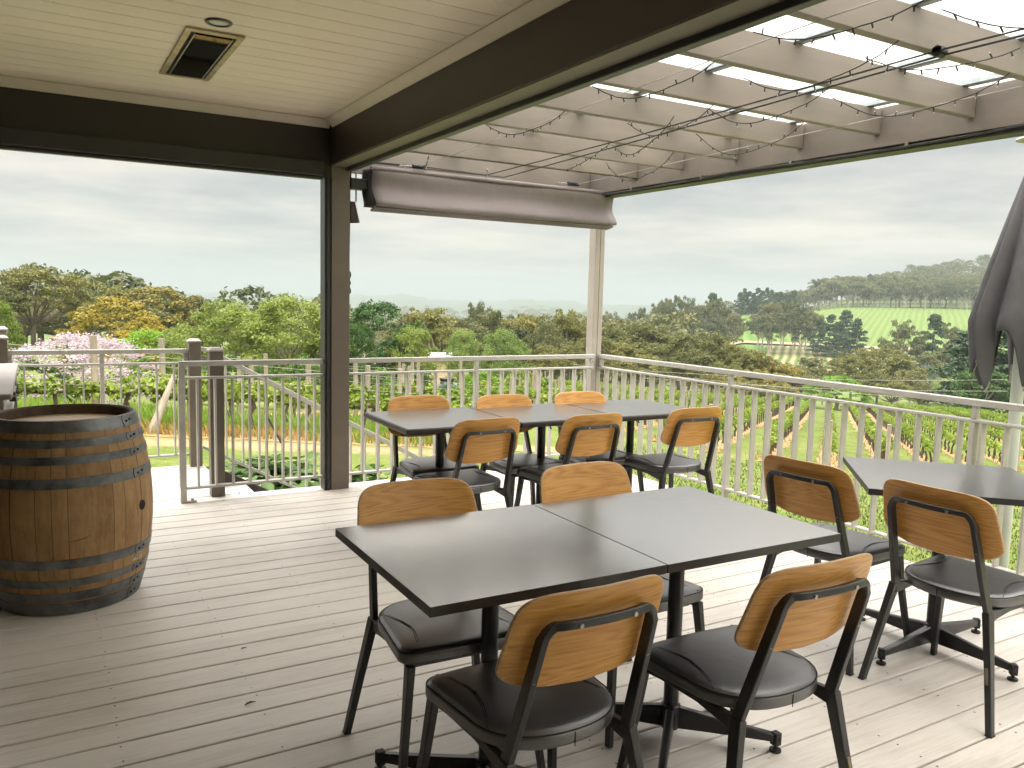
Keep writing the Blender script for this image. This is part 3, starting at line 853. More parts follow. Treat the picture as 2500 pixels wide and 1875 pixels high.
newel(1.128, 7.175, .094, 1.07, 'square taupe newel post on the far side of the stair head')
newel(-.235, 7.19, .09, 1.10, 'square taupe newel post at the left end of the far landing railing')
newel(-.30, 8.25, .16, 1.12, 'wide pale square post standing alone behind the far left railing end', z0=-1.75)

# stairs
st = thing('staircase', 'timber stairs with a sloping handrail going down beside the deck', 'stairs', (2.4, 6.65, -1.0))
SL = .5535; RUN = .30
for i in range(10):
    x0 = 1.20 + RUN*i; z = -.02 - SL*RUN*(i+1)
    mb = MB(); mb.box((x0, 6.10, z-.035), (x0+RUN+.02, 7.12, z)); mb.build('tread', M['deck'], st)
    mb = MB(); mb.box((x0-.02, 6.10, z+.001), (x0-.001, 7.12, z+SL*RUN-.037)); mb.build('riser', M['post'], st)
for y in (6.075, 7.145):
    mb = MB(); mb.beam((1.2, y, -.10), (4.25, y, -.10-SL*3.05), .04, .22); mb.build('stringer', M['beam'], st)
def zr(x): return .998 - SL*(x-1.22)
mb = MB(); mb.beam((1.30, 7.19, zr(1.30)-.02), (4.3, 7.19, zr(4.3)-.02), .05, .042); mb.build('handrail', M['rail'], st, bevel=.005)
mb = MB(); mb.beam((1.17, 7.19, .985), (1.32, 7.19, .962), .05, .035); mb.build('handrail', M['rail'], st, bevel=.004)
mb = MB(); mb.beam((1.19, 7.19, zr(1.19)-.862), (4.3, 7.19, zr(4.3)-.862), .028, .024); mb.build('lower_rail', M['rail'], st, bevel=.003)
for i in range(21):
    x = 1.38 + i*.138
    mb = MB(); mb.beam((x, 7.19, zr(x)-.85), (x, 7.19, zr(x)-.045), .05, .012, up=(1, 0, 0)); mb.build('baluster', M['rail'], st, bevel=.0025)
mb = MB(); mb.box((4.26, 7.15, T(4.3, 7.2)-.1), (4.34, 7.23, zr(4.3)+.02)); mb.build('bottom_newel', M['post'], st, bevel=.004)

# ------------------------------------------------------------------ wine barrel
BX, BY, BH, BR0, BR1 = .107, 4.357, .883, .297, .370
def brad(z): return BR0 + (BR1-BR0)*(1-((z-BH/2)/(BH/2))**2)
br = thing('wine_barrel', 'old oak wine barrel with grey steel hoops standing on end by the landing', 'barrel', (BX, BY, 0))
def stave_mat():
    mt, t, b = nt('oak_staves')
    tc = N(t, 'ShaderNodeTexCoord'); sx = N(t, 'ShaderNodeSeparateXYZ'); t.links.new(tc.outputs['Object'], sx.inputs[0])
    at = math_(t, 'ARCTAN2', sx.outputs[1], sx.outputs[0])
    cell = math_(t, 'MULTIPLY', math_(t, 'ADD', at, 4.02), 28/(2*PI))
    # uneven stave widths
    cell = math_(t, 'ADD', cell, math_(t, 'MULTIPLY', math_(t, 'SINE', math_(t, 'MULTIPLY', cell, 1.9)), .22))
    wn = N(t, 'ShaderNodeTexWhiteNoise', noise_dimensions='1D'); t.links.new(math_(t, 'FLOOR', cell), wn.inputs['W'])
    fr = math_(t, 'FRACT', cell); ed_ = math_(t, 'MINIMUM', fr, math_(t, 'SUBTRACT', 1.0, fr))
    g1 = noise(t, 26, 5, .65, stretch=(1, 1, .12)); g2 = noise(t, 4, 5, .7); g3 = noise(t, 70, 4, .7, stretch=(1, 1, .3))
    f = math_(t, 'ADD', math_(t, 'MULTIPLY', g1, .35), math_(t, 'MULTIPLY', g2, .4))
    f = math_(t, 'ADD', f, math_(t, 'MULTIPLY', g3, .22)); f = math_(t, 'ADD', f, math_(t, 'MULTIPLY', math_(t, 'SUBTRACT', wn.outputs[0], .5), .07))
    col = ramp(t, f, [(.30, (.15,.080,.028)), (.46, (.31,.18,.072)), (.60, (.43,.275,.125)), (.74, (.52,.36,.185))])
    line = N(t, 'ShaderNodeMapRange'); line.inputs[1].default_value = .018; line.inputs[2].default_value = .045
    t.links.new(ed_, line.inputs[0])
    on = math_(t, 'GREATER_THAN', wn.outputs[0], .58)
    fac = math_(t, 'MULTIPLY', math_(t, 'SUBTRACT', 1.0, line.outputs[0]), on)
    col = mixc(t, fac, col, (.030, .016, .008))
    t.links.new(col, b.inputs['Base Color']); b.inputs['Roughness'].default_value = .62
    bump(t, b, math_(t, 'SUBTRACT', math_(t, 'MULTIPLY', g1, .6), math_(t, 'MULTIPLY', fac, 2.0)), .5, .0025)
    return mt
prof = [(BR0-.028, BH-.0), ]
body = MB()
zs = [BH*i/40 for i in range(41)]
body.lathe([(.02, .02), (BR0-.02, .0)] + [(brad(z), z) for z in zs] + [(BR0-.004, BH+.001)], 96, (BX, BY, 0))
body.build('staves', stave_mat(), br, smooth=True)
ch_ = MB(); ch_.lathe([(BR0-.004, BH+.001), (BR0-.012, BH+.001), (BR0-.020, BH-.006), (BR0-.024, BH-.05)], 96, (BX, BY, 0)); ch_.build('chime', simple('shaded_chime', (.10,.065,.035), (.05,.03,.016), rough=.7, scale=14, stretch=(1,1,.3)), br, smooth=True)  # shading inside the barrel rim put into this dark wood colour
hd = MB(); hd.lathe([(0, BH-.047), (BR0-.022, BH-.047)], 64, (BX, BY, 0))
hm = simple('barrel_head', (.68,.54,.37), (.50,.38,.24), rough=.6, scale=5, stretch=(.3,6,1), bmp=.3, bscale=30)
hd.build('head', hm, br)
HOOP = simple('zinc_hoop', (.22,.23,.235), (.07,.075,.078), rough=.42, metal=.55, scale=9, bmp=.3, bscale=60, rvar=.1)
for i, (a, b_) in enumerate(((0, .059), (.091, .130), (.172, .212), (.279, .330), (.692, .740), (.800, .840), (.873, .921), (.930, .997))):
    z1 = BH*(1-a); z0 = BH*(1-b_); hp = MB(); K = 6
    out = [(brad(z0+(z1-z0)*k/K)+.0035, z0+(z1-z0)*k/K) for k in range(K+1)]
    hp.lathe([(brad(z0)-.003, z0)] + out + [(brad(z1)-.003, z1)], 96, (BX, BY, 0), closed=True)
    o = hp.build('hoop', HOOP, br, smooth=True)
    rv = MB(); zm = (z0+z1)/2
    for th, dz in ((-.665, -.003), (-.575, .003), ):
        rr = brad(zm)+.0035; c = Vector((BX+rr*math.cos(th), BY+rr*math.sin(th), zm+dz)); nn = Vector((math.cos(th), math.sin(th), 0))
        rv.tube([c-nn*.002, c+nn*.003, c+nn*.0055], [.0065, .006, .003], 10)
    rv.build('rivet', M['base'], o, smooth=True)
    lp = MB(); pts = []
    for k in range(9):
        z = z0 + (z1-z0)*k/8; rr = brad(z)+.0042; th = -.755 + .022*(abs(k-4)/4)**2; pts.append((BX+rr*math.cos(th), BY+rr*math.sin(th), z))
    lp.tube(pts, .0013, 4); lp.build('hoop_lap', M['gap'], o)
bg = MB(); th = -.624; rr = brad(.453)
c = Vector((BX+rr*math.cos(th), BY+rr*math.sin(th), .453)); nn = Vector((math.cos(th), math.sin(th), .0)); tt = Vector((-math.sin(th), math.cos(th), 0)); up = Vector((0, 0, 1))
def ringpts(r_, off): return [c + nn*off + tt*(r_*math.cos(2*PI*k/24)) + up*(r_*math.sin(2*PI*k/24)) for k in range(24)]
bg.rings([ringpts(.0235, .0012), ringpts(.0215, .0018), ringpts(.020, .0009)], cap0=False)
bg.build('bung_hole', M['gap'], br)
ck = MB()
for k in range(9): pass
pts = [(BX+(brad(z)+.0004)*math.cos(th_), BY+(brad(z)+.0004)*math.sin(th_), z) for th_, z in ((-1.62, .352), (-1.52, .358), (-1.44, .363), (-1.37, .374))]
ck.tube(pts, [.0004, .0016, .0016, .0004], 5); ck.build('crack', M['gap'], br)
CHALK = simple('white_chalk', (.78,.72,.64), (.6,.54,.46), rough=.9, scale=60)
def strokes(name, sets, th0, z0, sx, sz, rw, slope=0):
    mb = MB()
    for sset in sets:
        pts = []
        for u, v in sset:
            th_ = th0 + u*sx; z = z0 + v*sz + u*slope; rr = brad(z)+.0012; pts.append((BX+rr*math.cos(th_), BY+rr*math.sin(th_), z))
        mb.tube(pts, rw, 5)
    return mb.build(name, CHALK, br)
strokes('chalk_marks', [[(.0,.75),(-.12,.05)], [(.12,.28),(.14,.02),(.22,.0)], [(.28,.92),(.52,.98),(.42,.45),(.22,.02)], [(.60,.95),(.50,.12)], [(.53,.45),(.64,.62),(.72,.55),(.68,.15)], [(.86,.95),(.74,.4),(1.0,.5)], [(1.02,1.0),(.92,.12)], [(-.12,0),(.5,-.08),(1.0,-.02)]], -.772, .198, .205, .048, .0016)
strokes('hoop_marks', [[(0,.1),(.1,1),(.2,.95),(.16,.05)], [(.42,.3),(.46,.9)], [(.6,.25),(.62,.3)]], -.545, .706, .16, .026, .0012)

# ------------------------------------------------------------------ chairs
CHAIRS = 'oak and black dining chairs on the deck'
def upright_y(z): return -.19 - .11*(z-.41)/.358
def make_chair(label):
    t = thing('dining_chair', label, 'chair', (0, 0, 0), CHAIRS)
    fm = M['frame']
    # seat
    def hw(y):
        if y < -.03: return .203*max(0, 1-abs((y+.03)/.18)**2.3)**(1/2.3)
        return .203 + .022*(y+.03)/.235
    out = []
    ys = [-.21+.0001] + [-.2095, -.207, -.2, -.19, -.175, -.155, -.13, -.1, -.065, -.03, .01, .05, .09, .12, .145]
    for y in ys: out.append((hw(y), y))
    w = hw(.16)
    for k in range(1, 8):
        a = PI/2*k/7; out.append((w-.055+.055*math.cos(a)+.004*math.sin(a), .148+.052*math.sin(a)))
    for x in (.11, .055): out.append((x, .200+.008*(1-(x/.17)**2)))
    full = [(x, y) for x, y in out] + [(0, .208)] + [(-x, y) for x, y in reversed(out)]
    if full[0][0] < 1e-3: full = full[1:]
    def ring(s, z, dome=0):
        r_ = []
        for x, y in full:
            L = math.hypot(x, y) or 1; k = (L - s)/L
            r_.append((x*k, y*k, z))
        return r_
    rs = [ring(.03, .411), ring(.006, .412), ring(.001, .416), ring(0, .421), ring(0, .440), ring(.0015, .4465), ring(.004, .4475), ring(.0065, .4500), ring(.012, .4540), ring(.022, .4568), ring(.05, .4592), ring(.10, .4605), ring(.15, .461)]
    mb = MB(); mb.rings(rs); seat = mb.build('seat', M['vinyl'], t, smooth=True, local=True, sharp=75)
    def ztop(x, y):
        L = math.hypot(x, y); return .4600 if L < .13 else .4596
    sm = MB()
    for s in (-1, 1):
        for o_ in (0, .006):
            ctrl = [(.175-o_, .196, .452), (.160-o_, .15, .4585), (.142-o_, .08, .4600), (.140-o_, .04, .4603), (.152-o_, -.02, .4595), (.172-o_, -.08, .4565), (.182-o_, -.105, .452)]
            sm.tube([(s*x, y, z+.0004) for x, y, z in ctrl], .0012, 5)
    pr = ring(.0025, .4475); pr.append(pr[0]); sm.tube(pr, .0022, 5, cap=False)
    sm.tube([(0, -.2105, .408), (0, -.2112, .445)], .0012, 5)
    sm.build('seam', M['thread'], seat, smooth=True)
    # legs
    for s in (-1, 1):
        mb = MB(); mb.path([(s*.248, -.25, 0), (s*.213, -.2195, .205), (s*.177, -.191, .408)], (1, 0, 0), [.022, .024, .026], [.026, .031, .040])
        lg = mb.build('rear_leg', fm, t, local=True, bevel=.003)
        mb = MB(); mb.box((s*.248-.0115, -.2635, 0), (s*.248+.0115, -.2365, .004)); mb.build('foot_pad', M['rubber'], lg)
        if s == 1:
            mb = MB(); mb.beam((s*.2185, -.2425, .170), (s*.2085, -.2335, .225), .011, .004, up=(0, -1, .15)); mb.build('badge', M['plate'], lg, bevel=.001)
        mb = MB(); mb.path([(s*.236, .225, 0), (s*.205, .19, .25), (s*.19, .175, .404)], (1, 0, 0), [.020, .022, .024], [.024, .029, .036])
        mb.build('front_leg', fm, t, local=True, bevel=.003)
        mb = MB(); mb.path([(s*.176, -.195, .390), (s*.173, -.12, .392), (s*.172, -.04, .397), (s*.18, .10, .398), (s*.188, .175, .396)], (1, 0, 0), .02, [.046, .030, .022, .018, .02])
        mb.build('seat_bracket', fm, t, local=True, bevel=.003)
    for ya_ in (.14, -.10):
        mb = MB(); mb.box((-.168, ya_, .388), (.168, ya_+.02, .4105)); mb.build('seat_rail', fm, t, local=True)
    # back frame: two uprights and a bowed top bar in one bent bar
    zt = .762; cr_ = .036; tw = .152
    P = []
    def bow(x): return -.016*(1-(x/.15)**2)
    def X(z): return .175 - (.175-tw)*(z-.41)/(zt-.41)
    P.append((-X(.40), upright_y(.40), .40)); P.append((-X(.55), upright_y(.55), .55)); P.append((-X(zt-cr_), upright_y(zt-cr_), zt-cr_))
    for k in range(1, 6):
        a = PI/2*k/6; P.append((-tw+cr_*(1-math.cos(a)), upright_y(zt-cr_+cr_*math.sin(a)) + bow(tw)*math.sin(a), zt-cr_+cr_*math.sin(a)))
    for k in range(9):
        x = -(tw-cr_) + 2*(tw-cr_)*k/8; P.append((x, upright_y(zt)+bow(x), zt))
    P += [(-x, y, z) for x, y, z in reversed(P[:8])]
    # rectangular section kept upright: 0.034 deep front to back, 0.022 across
    nrm = Vector((0, 1, -.30)).normalized()
    mb = MB(); mb.path(P, nrm, [.034]*2 + [.030] + [.025]*(len(P)-6) + [.030] + [.034]*2, .019)
    bf = mb.build('back_frame', fm, t, local=True, bevel=.003)
    for x, z in ((-.075, zt), (.075, zt), (-X(.63), .63), (X(.63), .63)):
        y = upright_y(z) - .0145 + (bow(x) if z > .7 else 0); yy = y-.004
        sc_ = MB(); sc_.tube([(x, y+.004, z), (x, y-.0015, z)], .0055, 10); sc_.build('screw', M['screw'], bf, smooth=True)
    # bent plywood backrest
    def surf(x, z):
        return upright_y(z) + .022 + .009 + .016*((x/.15)**2-1)*1.0
    z0, hh, ww = .708, .127, .219
    n = 72
    ol = []
    for k in range(n):
        a = 2*PI*k/n; ca, sa = math.cos(a), math.sin(a); e = 2/5.4
        x = ww*math.copysign(abs(ca)**e, ca); z = hh*math.copysign(abs(sa)**e, sa)
        x *= 1 - .06*z/hh
        if z < 0: z *= 1 - .20*(abs(x)/ww)**2
        ol.append((x, z))
    def rg(s, off):
        return [(x*(1-s), surf(x*(1-s), z0+z*(1-s)) + off, z0+z*(1-s)) for x, z in ol]
    th_ = .0115
    fr_ = [rg(.9, th_/2), rg(.6, th_/2), rg(.3, th_/2), rg(.12, th_/2), rg(.02, th_/2)]
    bk = [rg(.02, -th_/2), rg(.12, -th_/2), rg(.3, -th_/2), rg(.6, -th_/2), rg(.9, -th_/2)]
    mb = MB(); mb.rings([[p for p in r_] for r_ in fr_] )
    nfr = len(mb.f)
    mb = MB()
    allr = fr_ + [rg(.005, th_/2*.8), rg(0, th_/4), rg(0, -th_/4), rg(.005, -th_/2*.8)] + bk
    nn_ = len(ol); vs = [p for r_ in allr for p in r_]; fs = []; mi = []
    for i in range(len(allr)-1):
        edge = 4 <= i <= 8
        for k in range(nn_):
            fs.append((i*nn_+k, i*nn_+(k+1) % nn_, (i+1)*nn_+(k+1) % nn_, (i+1)*nn_+k)); mi.append(1 if edge else 0)
    fs.append(tuple(reversed(range(nn_)))); mi.append(0)
    fs.append(tuple((len(allr)-1)*nn_+k for k in range(nn_))); mi.append(0)
    mb.v = vs; mb.f = fs; mb.mi = mi
    mb.build('backrest', [M['oak'], M['oak_edge']], t, smooth=True, local=True, sharp=60)
    return t
CH_SPOTS = [
 (1.080, 1.722, 0.5, 'oak-backed chair in the foreground, back to the viewer, tucked under the left near table'),
 (1.706, 1.608, -1.0, 'oak-backed chair in the foreground right, pulled out behind the right near table'),
 (3.052, 1.728, -88, 'oak-backed chair in front of the diamond-turned table, closest to the right edge'),
 (3.000, 2.285, -84, 'oak-backed chair left of the diamond-turned table, partly behind the right near table corner'),
 (1.100, 2.262, 178, 'oak-backed chair facing the viewer across the left near table'),
 (1.822, 2.268, 182, 'oak-backed chair facing the viewer across the right near table'),
 (2.045, 4.035, 3, 'oak-backed chair on the near side of the far table row, leftmost of those three'),
 (2.697, 3.968, 2, 'oak-backed chair on the near side of the far table row, middle of those three'),
 (3.487, 3.972, -2, 'oak-backed chair on the near side of the far table row, closest to the long railing'),
 (2.082, 4.475, 179, 'oak-backed chair facing the viewer behind the far table row, next to the veranda post'),
 (2.640, 4.345, 181, 'oak-backed chair facing the viewer behind the middle of the far table row'),
 (3.225, 4.33, 179, 'oak-backed chair facing the viewer behind the far table row, nearest the corner post'),
]
c0 = make_chair(CH_SPOTS[0][3])
for i, (x, y, a, lab) in enumerate(CH_SPOTS):
    if i == 0: c0.location = (x, y, 0); c0.rotation_euler = (0, 0, R(a))
    else: dup(c0, (x, y, 0), R(a), label=lab)

# ------------------------------------------------------------------ tables
TABLES = 'square black cafe tables on the deck'
def make_table(label, far=False, w=.705, d=.715):
    t = thing('cafe_table', label, 'table', (0, 0, 0), TABLES)
    th_ = .034 if far else .0255; zt = .755
    mb = MB(); mb.cur = 0
    mb.box((-w/2, -d/2, zt-th_), (w/2, d/2, zt)); mb.mi = [1, 0, 1, 1, 1, 1]
    top = mb.build('tabletop', [M['laminate'], M['edge']], t, local=True, bevel=.011 if far else .0014, seg=3); top.modifiers['bevel'].material = 1
    mb = MB(); mb.box((-.16, -.16, zt-th_-.012), (.16, .16, zt-th_-.001)); mb.build('mounting_plate', M['base'], t, local=True, bevel=.003)
    mb = MB(); mb.tube([(0, 0, .05), (0, 0, zt-th_-.012)], .0255, 24); mb.build('column', M['base'], t, smooth=True, local=True)
    mb = MB(); mb.lathe([(.026, .112), (.033, .108), (.034, .04), (.030, .028), (0, .028)], 24); mb.build('hub', M['base'], t, smooth=True, local=True)
    if far:
        mb = MB(); mb.path([(.03, .0, .715), (.055, 0, .70), (.06, 0, .66), (.072, 0, .64)], (0, 1, 0), .012, .008); mb.build('tilt_lever', M['base'], t, local=True, bevel=.002)
    for k in range(4):
        a = PI/4 + PI/2*k; u = Vector((math.cos(a), math.sin(a), 0)); sd = Vector((-u.y, u.x, 0))
        rs = []
        for s, z0, z1, hw in ((.028, .032, .104, .0145), (.12, .034, .090, .0135), (.25, .036, .072, .0125), (.352, .036, .060, .0115), (.358, .038, .057, .011)):
            c = u*s; e = .35*hw
            rs.append([c-sd*hw+Vector((0,0,z0)), c+sd*hw+Vector((0,0,z0)), c+sd*hw+Vector((0,0,z1-e)), c+sd*(hw-e)+Vector((0,0,z1)), c-sd*(hw-e)+Vector((0,0,z1)), c-sd*hw+Vector((0,0,z1-e))])
        mb = MB(); mb.rings(rs); arm = mb.build('foot_arm', M['base'], t, local=True, smooth=True, sharp=40)
        mb = MB(); c = u*.345
        mb.box((c.x-.014, c.y-.014, .022), (c.x+.014, c.y+.014, .066)); mb.build('end_cap', M['rubber'], arm, bevel=.004)
        mb = MB(); mb.lathe([(0, .024), (.006, .024), (.006, .012), (.019, .008), (.020, .002), (.019, 0), (0, 0)], 16, (c.x, c.y, 0)); mb.build('glide', M['rubber'], arm, smooth=True)
    return t
tA = make_table('black square cafe table closest to the viewer, the left one of the joined near pair')
tA.location = (1.121, 2.012, 0); tA.rotation_euler = (0, 0, R(-.6))
dup(tA, (1.828, 2.004, 0), R(-.6), label='black square cafe table on the right of the joined near pair, mirror-bright with sky')
dup(tA, (3.325, 2.020, 0), R(45.6), label='black square cafe table turned like a diamond at the right edge by the umbrella')
tF = make_table('black thick-edged cafe table at the left end of the far row of three', True, .7065, .712)
tF.location = (2.056, 4.352, 0); tF.rotation_euler = (0, 0, R(-1.0))
dup(tF, (2.763, 4.340, 0), R(-1.0), label='black thick-edged cafe table in the middle of the far row of three')
dup(tF, (3.470, 4.328, 0), R(-1.0), label='black thick-edged cafe table at the right end of the far row, by the corner')

# ------------------------------------------------------------------ folded sun shade, its cords, lamp and cleat
aw = thing('folded_sunshade', 'mauve-grey fabric sunshade folded into a hanging stack below the pergola end', 'sunshade', (3.2, 5.85, 2.1))
mt, t, b = nt('mauve_canvas')
f = noise(t, 2.5, 5, .6); t.links.new(ramp(t, f, [(.35, (.235,.20,.207)), (.7, (.19,.163,.17))]), b.inputs['Base Color']); b.inputs['Roughness'].default_value = .6
bump(t, b, math_(t, 'ADD', math_(t, 'MULTIPLY', noise(t, 300, 2, .5), .15), math_(t, 'MULTIPLY', noise(t, 2.2, 5, .6, stretch=(2.5, 1, .8)), 5.0)), .35, .004); CANV = mt
CANVD = simple('shaded_canvas_fold', (.055,.05,.052), rough=.8, scale=10)  # same canvas, darker: shade between the backlit folds put into the colour
def fold(y, x0, x1, mat, name, amp=1.0, sagx=0):
    prof = [(0, 2.385), (-.004, 2.36), (.004, 2.32), (.012, 2.28), (.008, 2.24), (-.018, 2.20), (-.05, 2.165), (-.072, 2.135), (-.066, 2.118), (-.05, 2.112)]
    mb = MB(); nx = 28; rows = []
    for i in range(nx+1):
        k = i/nx; x = x0 + (x1-x0)*k
        rows.append([(x + (.05*(-dy)/.072 if False else 0), y+dy*amp+.006*math.sin(k*9+z*20), z - .006*math.sin(PI*k)) for dy, z in prof])
    n = len(prof); mb.v = [p for r_ in rows for p in r_]
    for i in range(nx):
        for j in range(n-1): mb.f.append((i*n+j, i*n+j+1, (i+1)*n+j+1, (i+1)*n+j)); mb.mi.append(0)
    o = mb.build(name, mat, aw, smooth=True, sharp=180)
    s_ = o.modifiers.new('solid', 'SOLIDIFY'); s_.thickness = .004
    return o
fold(5.80, 2.165, 4.36, CANV, 'front_panel')
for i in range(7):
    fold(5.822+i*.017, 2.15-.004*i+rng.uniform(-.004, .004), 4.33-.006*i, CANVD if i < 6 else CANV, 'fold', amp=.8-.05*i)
mb = MB(); mb.tube([(2.15, 5.80, 2.392), (4.36, 5.80, 2.386)], .0165, 12); mb.build('header_rod', CANV, aw, smooth=True)
for y, z in ((5.77, 2.104), (5.80, 2.094), (5.83, 2.089)):
    mb = MB(); mb.tube([(2.165, y, z), (4.33-(5.83-y)*-.2, y, z-.002)], .011, 10); mb.build('hem_rod', CANV, aw, smooth=True)
mb = MB(); mb.box((2.02, 5.86, 2.235), (2.16, 5.94, 2.315)); mb.build('wall_bracket', M['base'], aw, bevel=.005)
mb = MB(); mb.tube([(2.085, 5.93, 2.15), (2.083, 5.93, 2.37)], .006, 6); mb.build('end_ring', M['screw'], aw)
def wire(name, pts, r, mat, label, cat, group=None):
    mb = MB(); mb.tube(pts, r, 6); o = mb.build(name, mat, smooth=True); tag(o, label, cat, group); return o
BLK = simple('black_cord', (.02,.02,.022), rough=.6)
STEEL = simple('steel_wire', (.42,.40,.36), rough=.35, metal=.7)
wire('shade_cord', [(2.10, 5.79, 2.43), (2.6, 5.80, 2.437), (3.118, 5.809, 2.43), (3.06, 3.9, 2.425), (3.009, 1.985, 2.447), (3.02, .2, 2.44), (3.02, -2.8, 2.44)], .0042, BLK, 'black cord from the middle of the sunshade to the pulley on a rafter, upper one', 'cord', 'sunshade cords')
wire('shade_cord', [(2.10, 5.79, 2.424), (2.9, 5.80, 2.424), (3.27, 5.80, 2.425), (3.12, 3.9, 2.415), (3.03, 1.99, 2.432), (3.06, .2, 2.43), (3.06, -2.8, 2.43)], .0042, BLK, 'black cord tied right of the sunshade middle running under the rafters, lower one', 'cord', 'sunshade cords')
pl = MB(); pl.tube([(3.0, 1.99, 2.445), (3.04, 1.99, 2.445)], .022, 12); pl.box((3.0, 1.97, 2.44), (3.045, 2.01, 2.46)); tag(pl.build('pulley', M['base'], bevel=.002), 'small black pulley under a rafter where the sunshade cords pass', 'pulley')
wire('support_wire', [(2.53, 5.79, 2.432), (2.44, 3.9, 2.431), (2.36, 1.974, 2.443), (2.36, -2.8, 2.44)], .0022, STEEL, 'thin steel wire under the rafters nearer the dark beam', 'wire', 'light support wires')
wire('support_wire', [(3.965, 5.79, 2.43), (3.83, 3.9, 2.43), (3.708, 2.042, 2.43), (3.6, -2.8, 2.43)], .0022, STEEL, 'thin pale wire under the rafters nearer the right-hand beam', 'wire', 'light support wires')
def spring(x, lab):
    t_ = thing('tension_spring', lab, 'spring', (x, 5.79, 2.42))
    pts = [(x-.055+.11*i/70, 5.79+.013*math.cos(i*.9), 2.43+.013*math.sin(i*.9)) for i in range(71)]
    mb = MB(); mb.tube(pts, .0042, 6); mb.build('coil', simple('blue_black_steel', (.03,.035,.06), rough=.35, metal=.6), t_, smooth=True)
    mb = MB(); mb.tube([(x-.16, 5.79, 2.423), (x-.06, 5.79, 2.43)], .005, 6); mb.tube([(x-.15, 5.79, 2.435), (x-.12, 5.79, 2.415), (x-.09, 5.79, 2.435)], .004, 6); mb.build('shackle', M['screw'], t_, smooth=True)
spring(2.53, 'dark coil spring above the sunshade at the veranda post end'); spring(3.93, 'dark coil spring above the sunshade near the corner post')
hk = MB(); hk.tube([(3.118, 5.80, 2.40), (3.118, 5.80, 2.455)], .006, 8); hk.lathe([(0, .0), (.012, .008), (.012, .018), (0, .026)], 10, (3.118, 5.80, 2.452)); tag(hk.build('turnbuckle', M['screw'], smooth=True), 'bright metal hook standing above the middle of the folded sunshade', 'hook')
lp = thing('wall_lamp', 'dark conical lamp shade fixed to the far side of the veranda post', 'lamp', (2.05, 5.95, 2.0))
mb = MB(); mb.lathe([(.012, .155), (.03, .15), (.036, .12), (.062, .01), (.064, 0), (.058, 0), (.034, .11)], 24, (2.055, 5.95, 2.0)); mb.build('shade', simple('bronze_shade', (.06,.045,.035), rough=.4, metal=.4), lp, smooth=True)
mb = MB(); mb.box((2.018, 5.935, 2.10), (2.05, 5.965, 2.14)); mb.build('bracket', M['base'], lp)
wire('pull_cord', [(2.035, 5.92, 2.36), (2.034, 5.92, 2.0), (2.028, 5.915, 1.7), (2.026, 5.915, 1.55)], .0035, BLK, 'black pull cord hanging down the right side of the veranda post', 'cord')
clt = thing('cord_cleat', 'dark two-horned cleat on the right side of the veranda post', 'cleat', (2.03, 5.915, 1.55))
mb = MB(); mb.path([(2.032, 5.915, 1.47), (2.040, 5.915, 1.49), (2.030, 5.915, 1.52), (2.030, 5.915, 1.58), (2.040, 5.915, 1.61), (2.034, 5.915, 1.635)], (0, 1, 0), .012, .009); mb.build('horns', M['base'], clt, bevel=.002)
mb = MB(); mb.tube([(2.018, 5.915, 1.55), (2.036, 5.915, 1.55)], .018, 10); mb.build('boss', M['base'], clt, smooth=True)

# ------------------------------------------------------------------ fairy lights
def fairy(name, label, spans):
    t_ = thing(name, label, 'string lights', (spans[0][0][0], spans[0][0][1], 2.45), 'string lights under the pergola')
    w = MB(); bl = MB(); first = None; r_ = random.Random(len(spans)*31)
    blocks = []
    for A, B, s in spans:
        A = Vector((*A, 2.452)); B = Vector((*B, 2.452)); pts = []
        for i in range(19):
            k = i/18; p = A.lerp(B, k); p.z -= 4*s*k*(1-k)*(1+.12*math.sin(k*7)); p.x += r_.uniform(-.003, .003); p.y += r_.uniform(-.003, .003); pts.append(p)
        w.tube(pts, .0024, 5); blocks.append(pts)
    w.build('wire', BLK, t_, smooth=True)
    mesh = None
    for pts in blocks:
        for i in range(1, 18, 2):
            p = pts[i]; tilt = Vector((r_.uniform(-.5, .5), r_.uniform(-.5, .5), -1)).normalized()
            if r_.random() < .12: tilt.z *= -1
            mb = MB(); mb.tube([p, p+tilt*.020], .0032, 6); mb.tube([p+tilt*.020, p+tilt*.026], [.0028, .0014], 6)
            mb.mi = [0]*8 + [1]*(len(mb.mi)-8)
            mb.build('bulb', [BLK, BULB], t_)
BULB = simple('clear_led', (.75,.74,.68), rough=.2)
fairy('fairy_lights', 'dark fairy-light strand looping along the wire beside the dark beam', [((2.43, 5.40), (2.577, 5.80), .03), ((2.264, 4.241), (2.442, 3.694), .08), ((2.261, 3.197), (2.428, 2.576), .09), ((2.289, 2.238), (2.495, 1.706), .06), ((2.3, 1.1), (2.5, .5), .08)])
fairy('fairy_lights', 'dark fairy-light strand draped under the middle of the rafters along the cords', [((3.536, 5.313), (3.168, 4.276), .02), ((3.219, 4.308), (2.972, 3.448), .11), ((2.88, 3.724), (2.956, 3.133), .10), ((2.979, 3.205), (3.127, 2.575), .11), ((2.714, 2.698), (2.793, 2.006), .10), ((2.88, 2.215), (3.237, 1.808), .06), ((2.622, 1.73), (3.1, 1.30), .07)])
fairy('fairy_lights', 'dark fairy-light strand drooping in long loops close to the right-hand beam', [((3.589, 4.876), (3.677, 4.252), .15), ((3.382, 3.718), (3.622, 3.142), .14), ((3.311, 2.707), (3.543, 2.011), .12), ((3.4, 1.6), (3.5, .9), .12)])

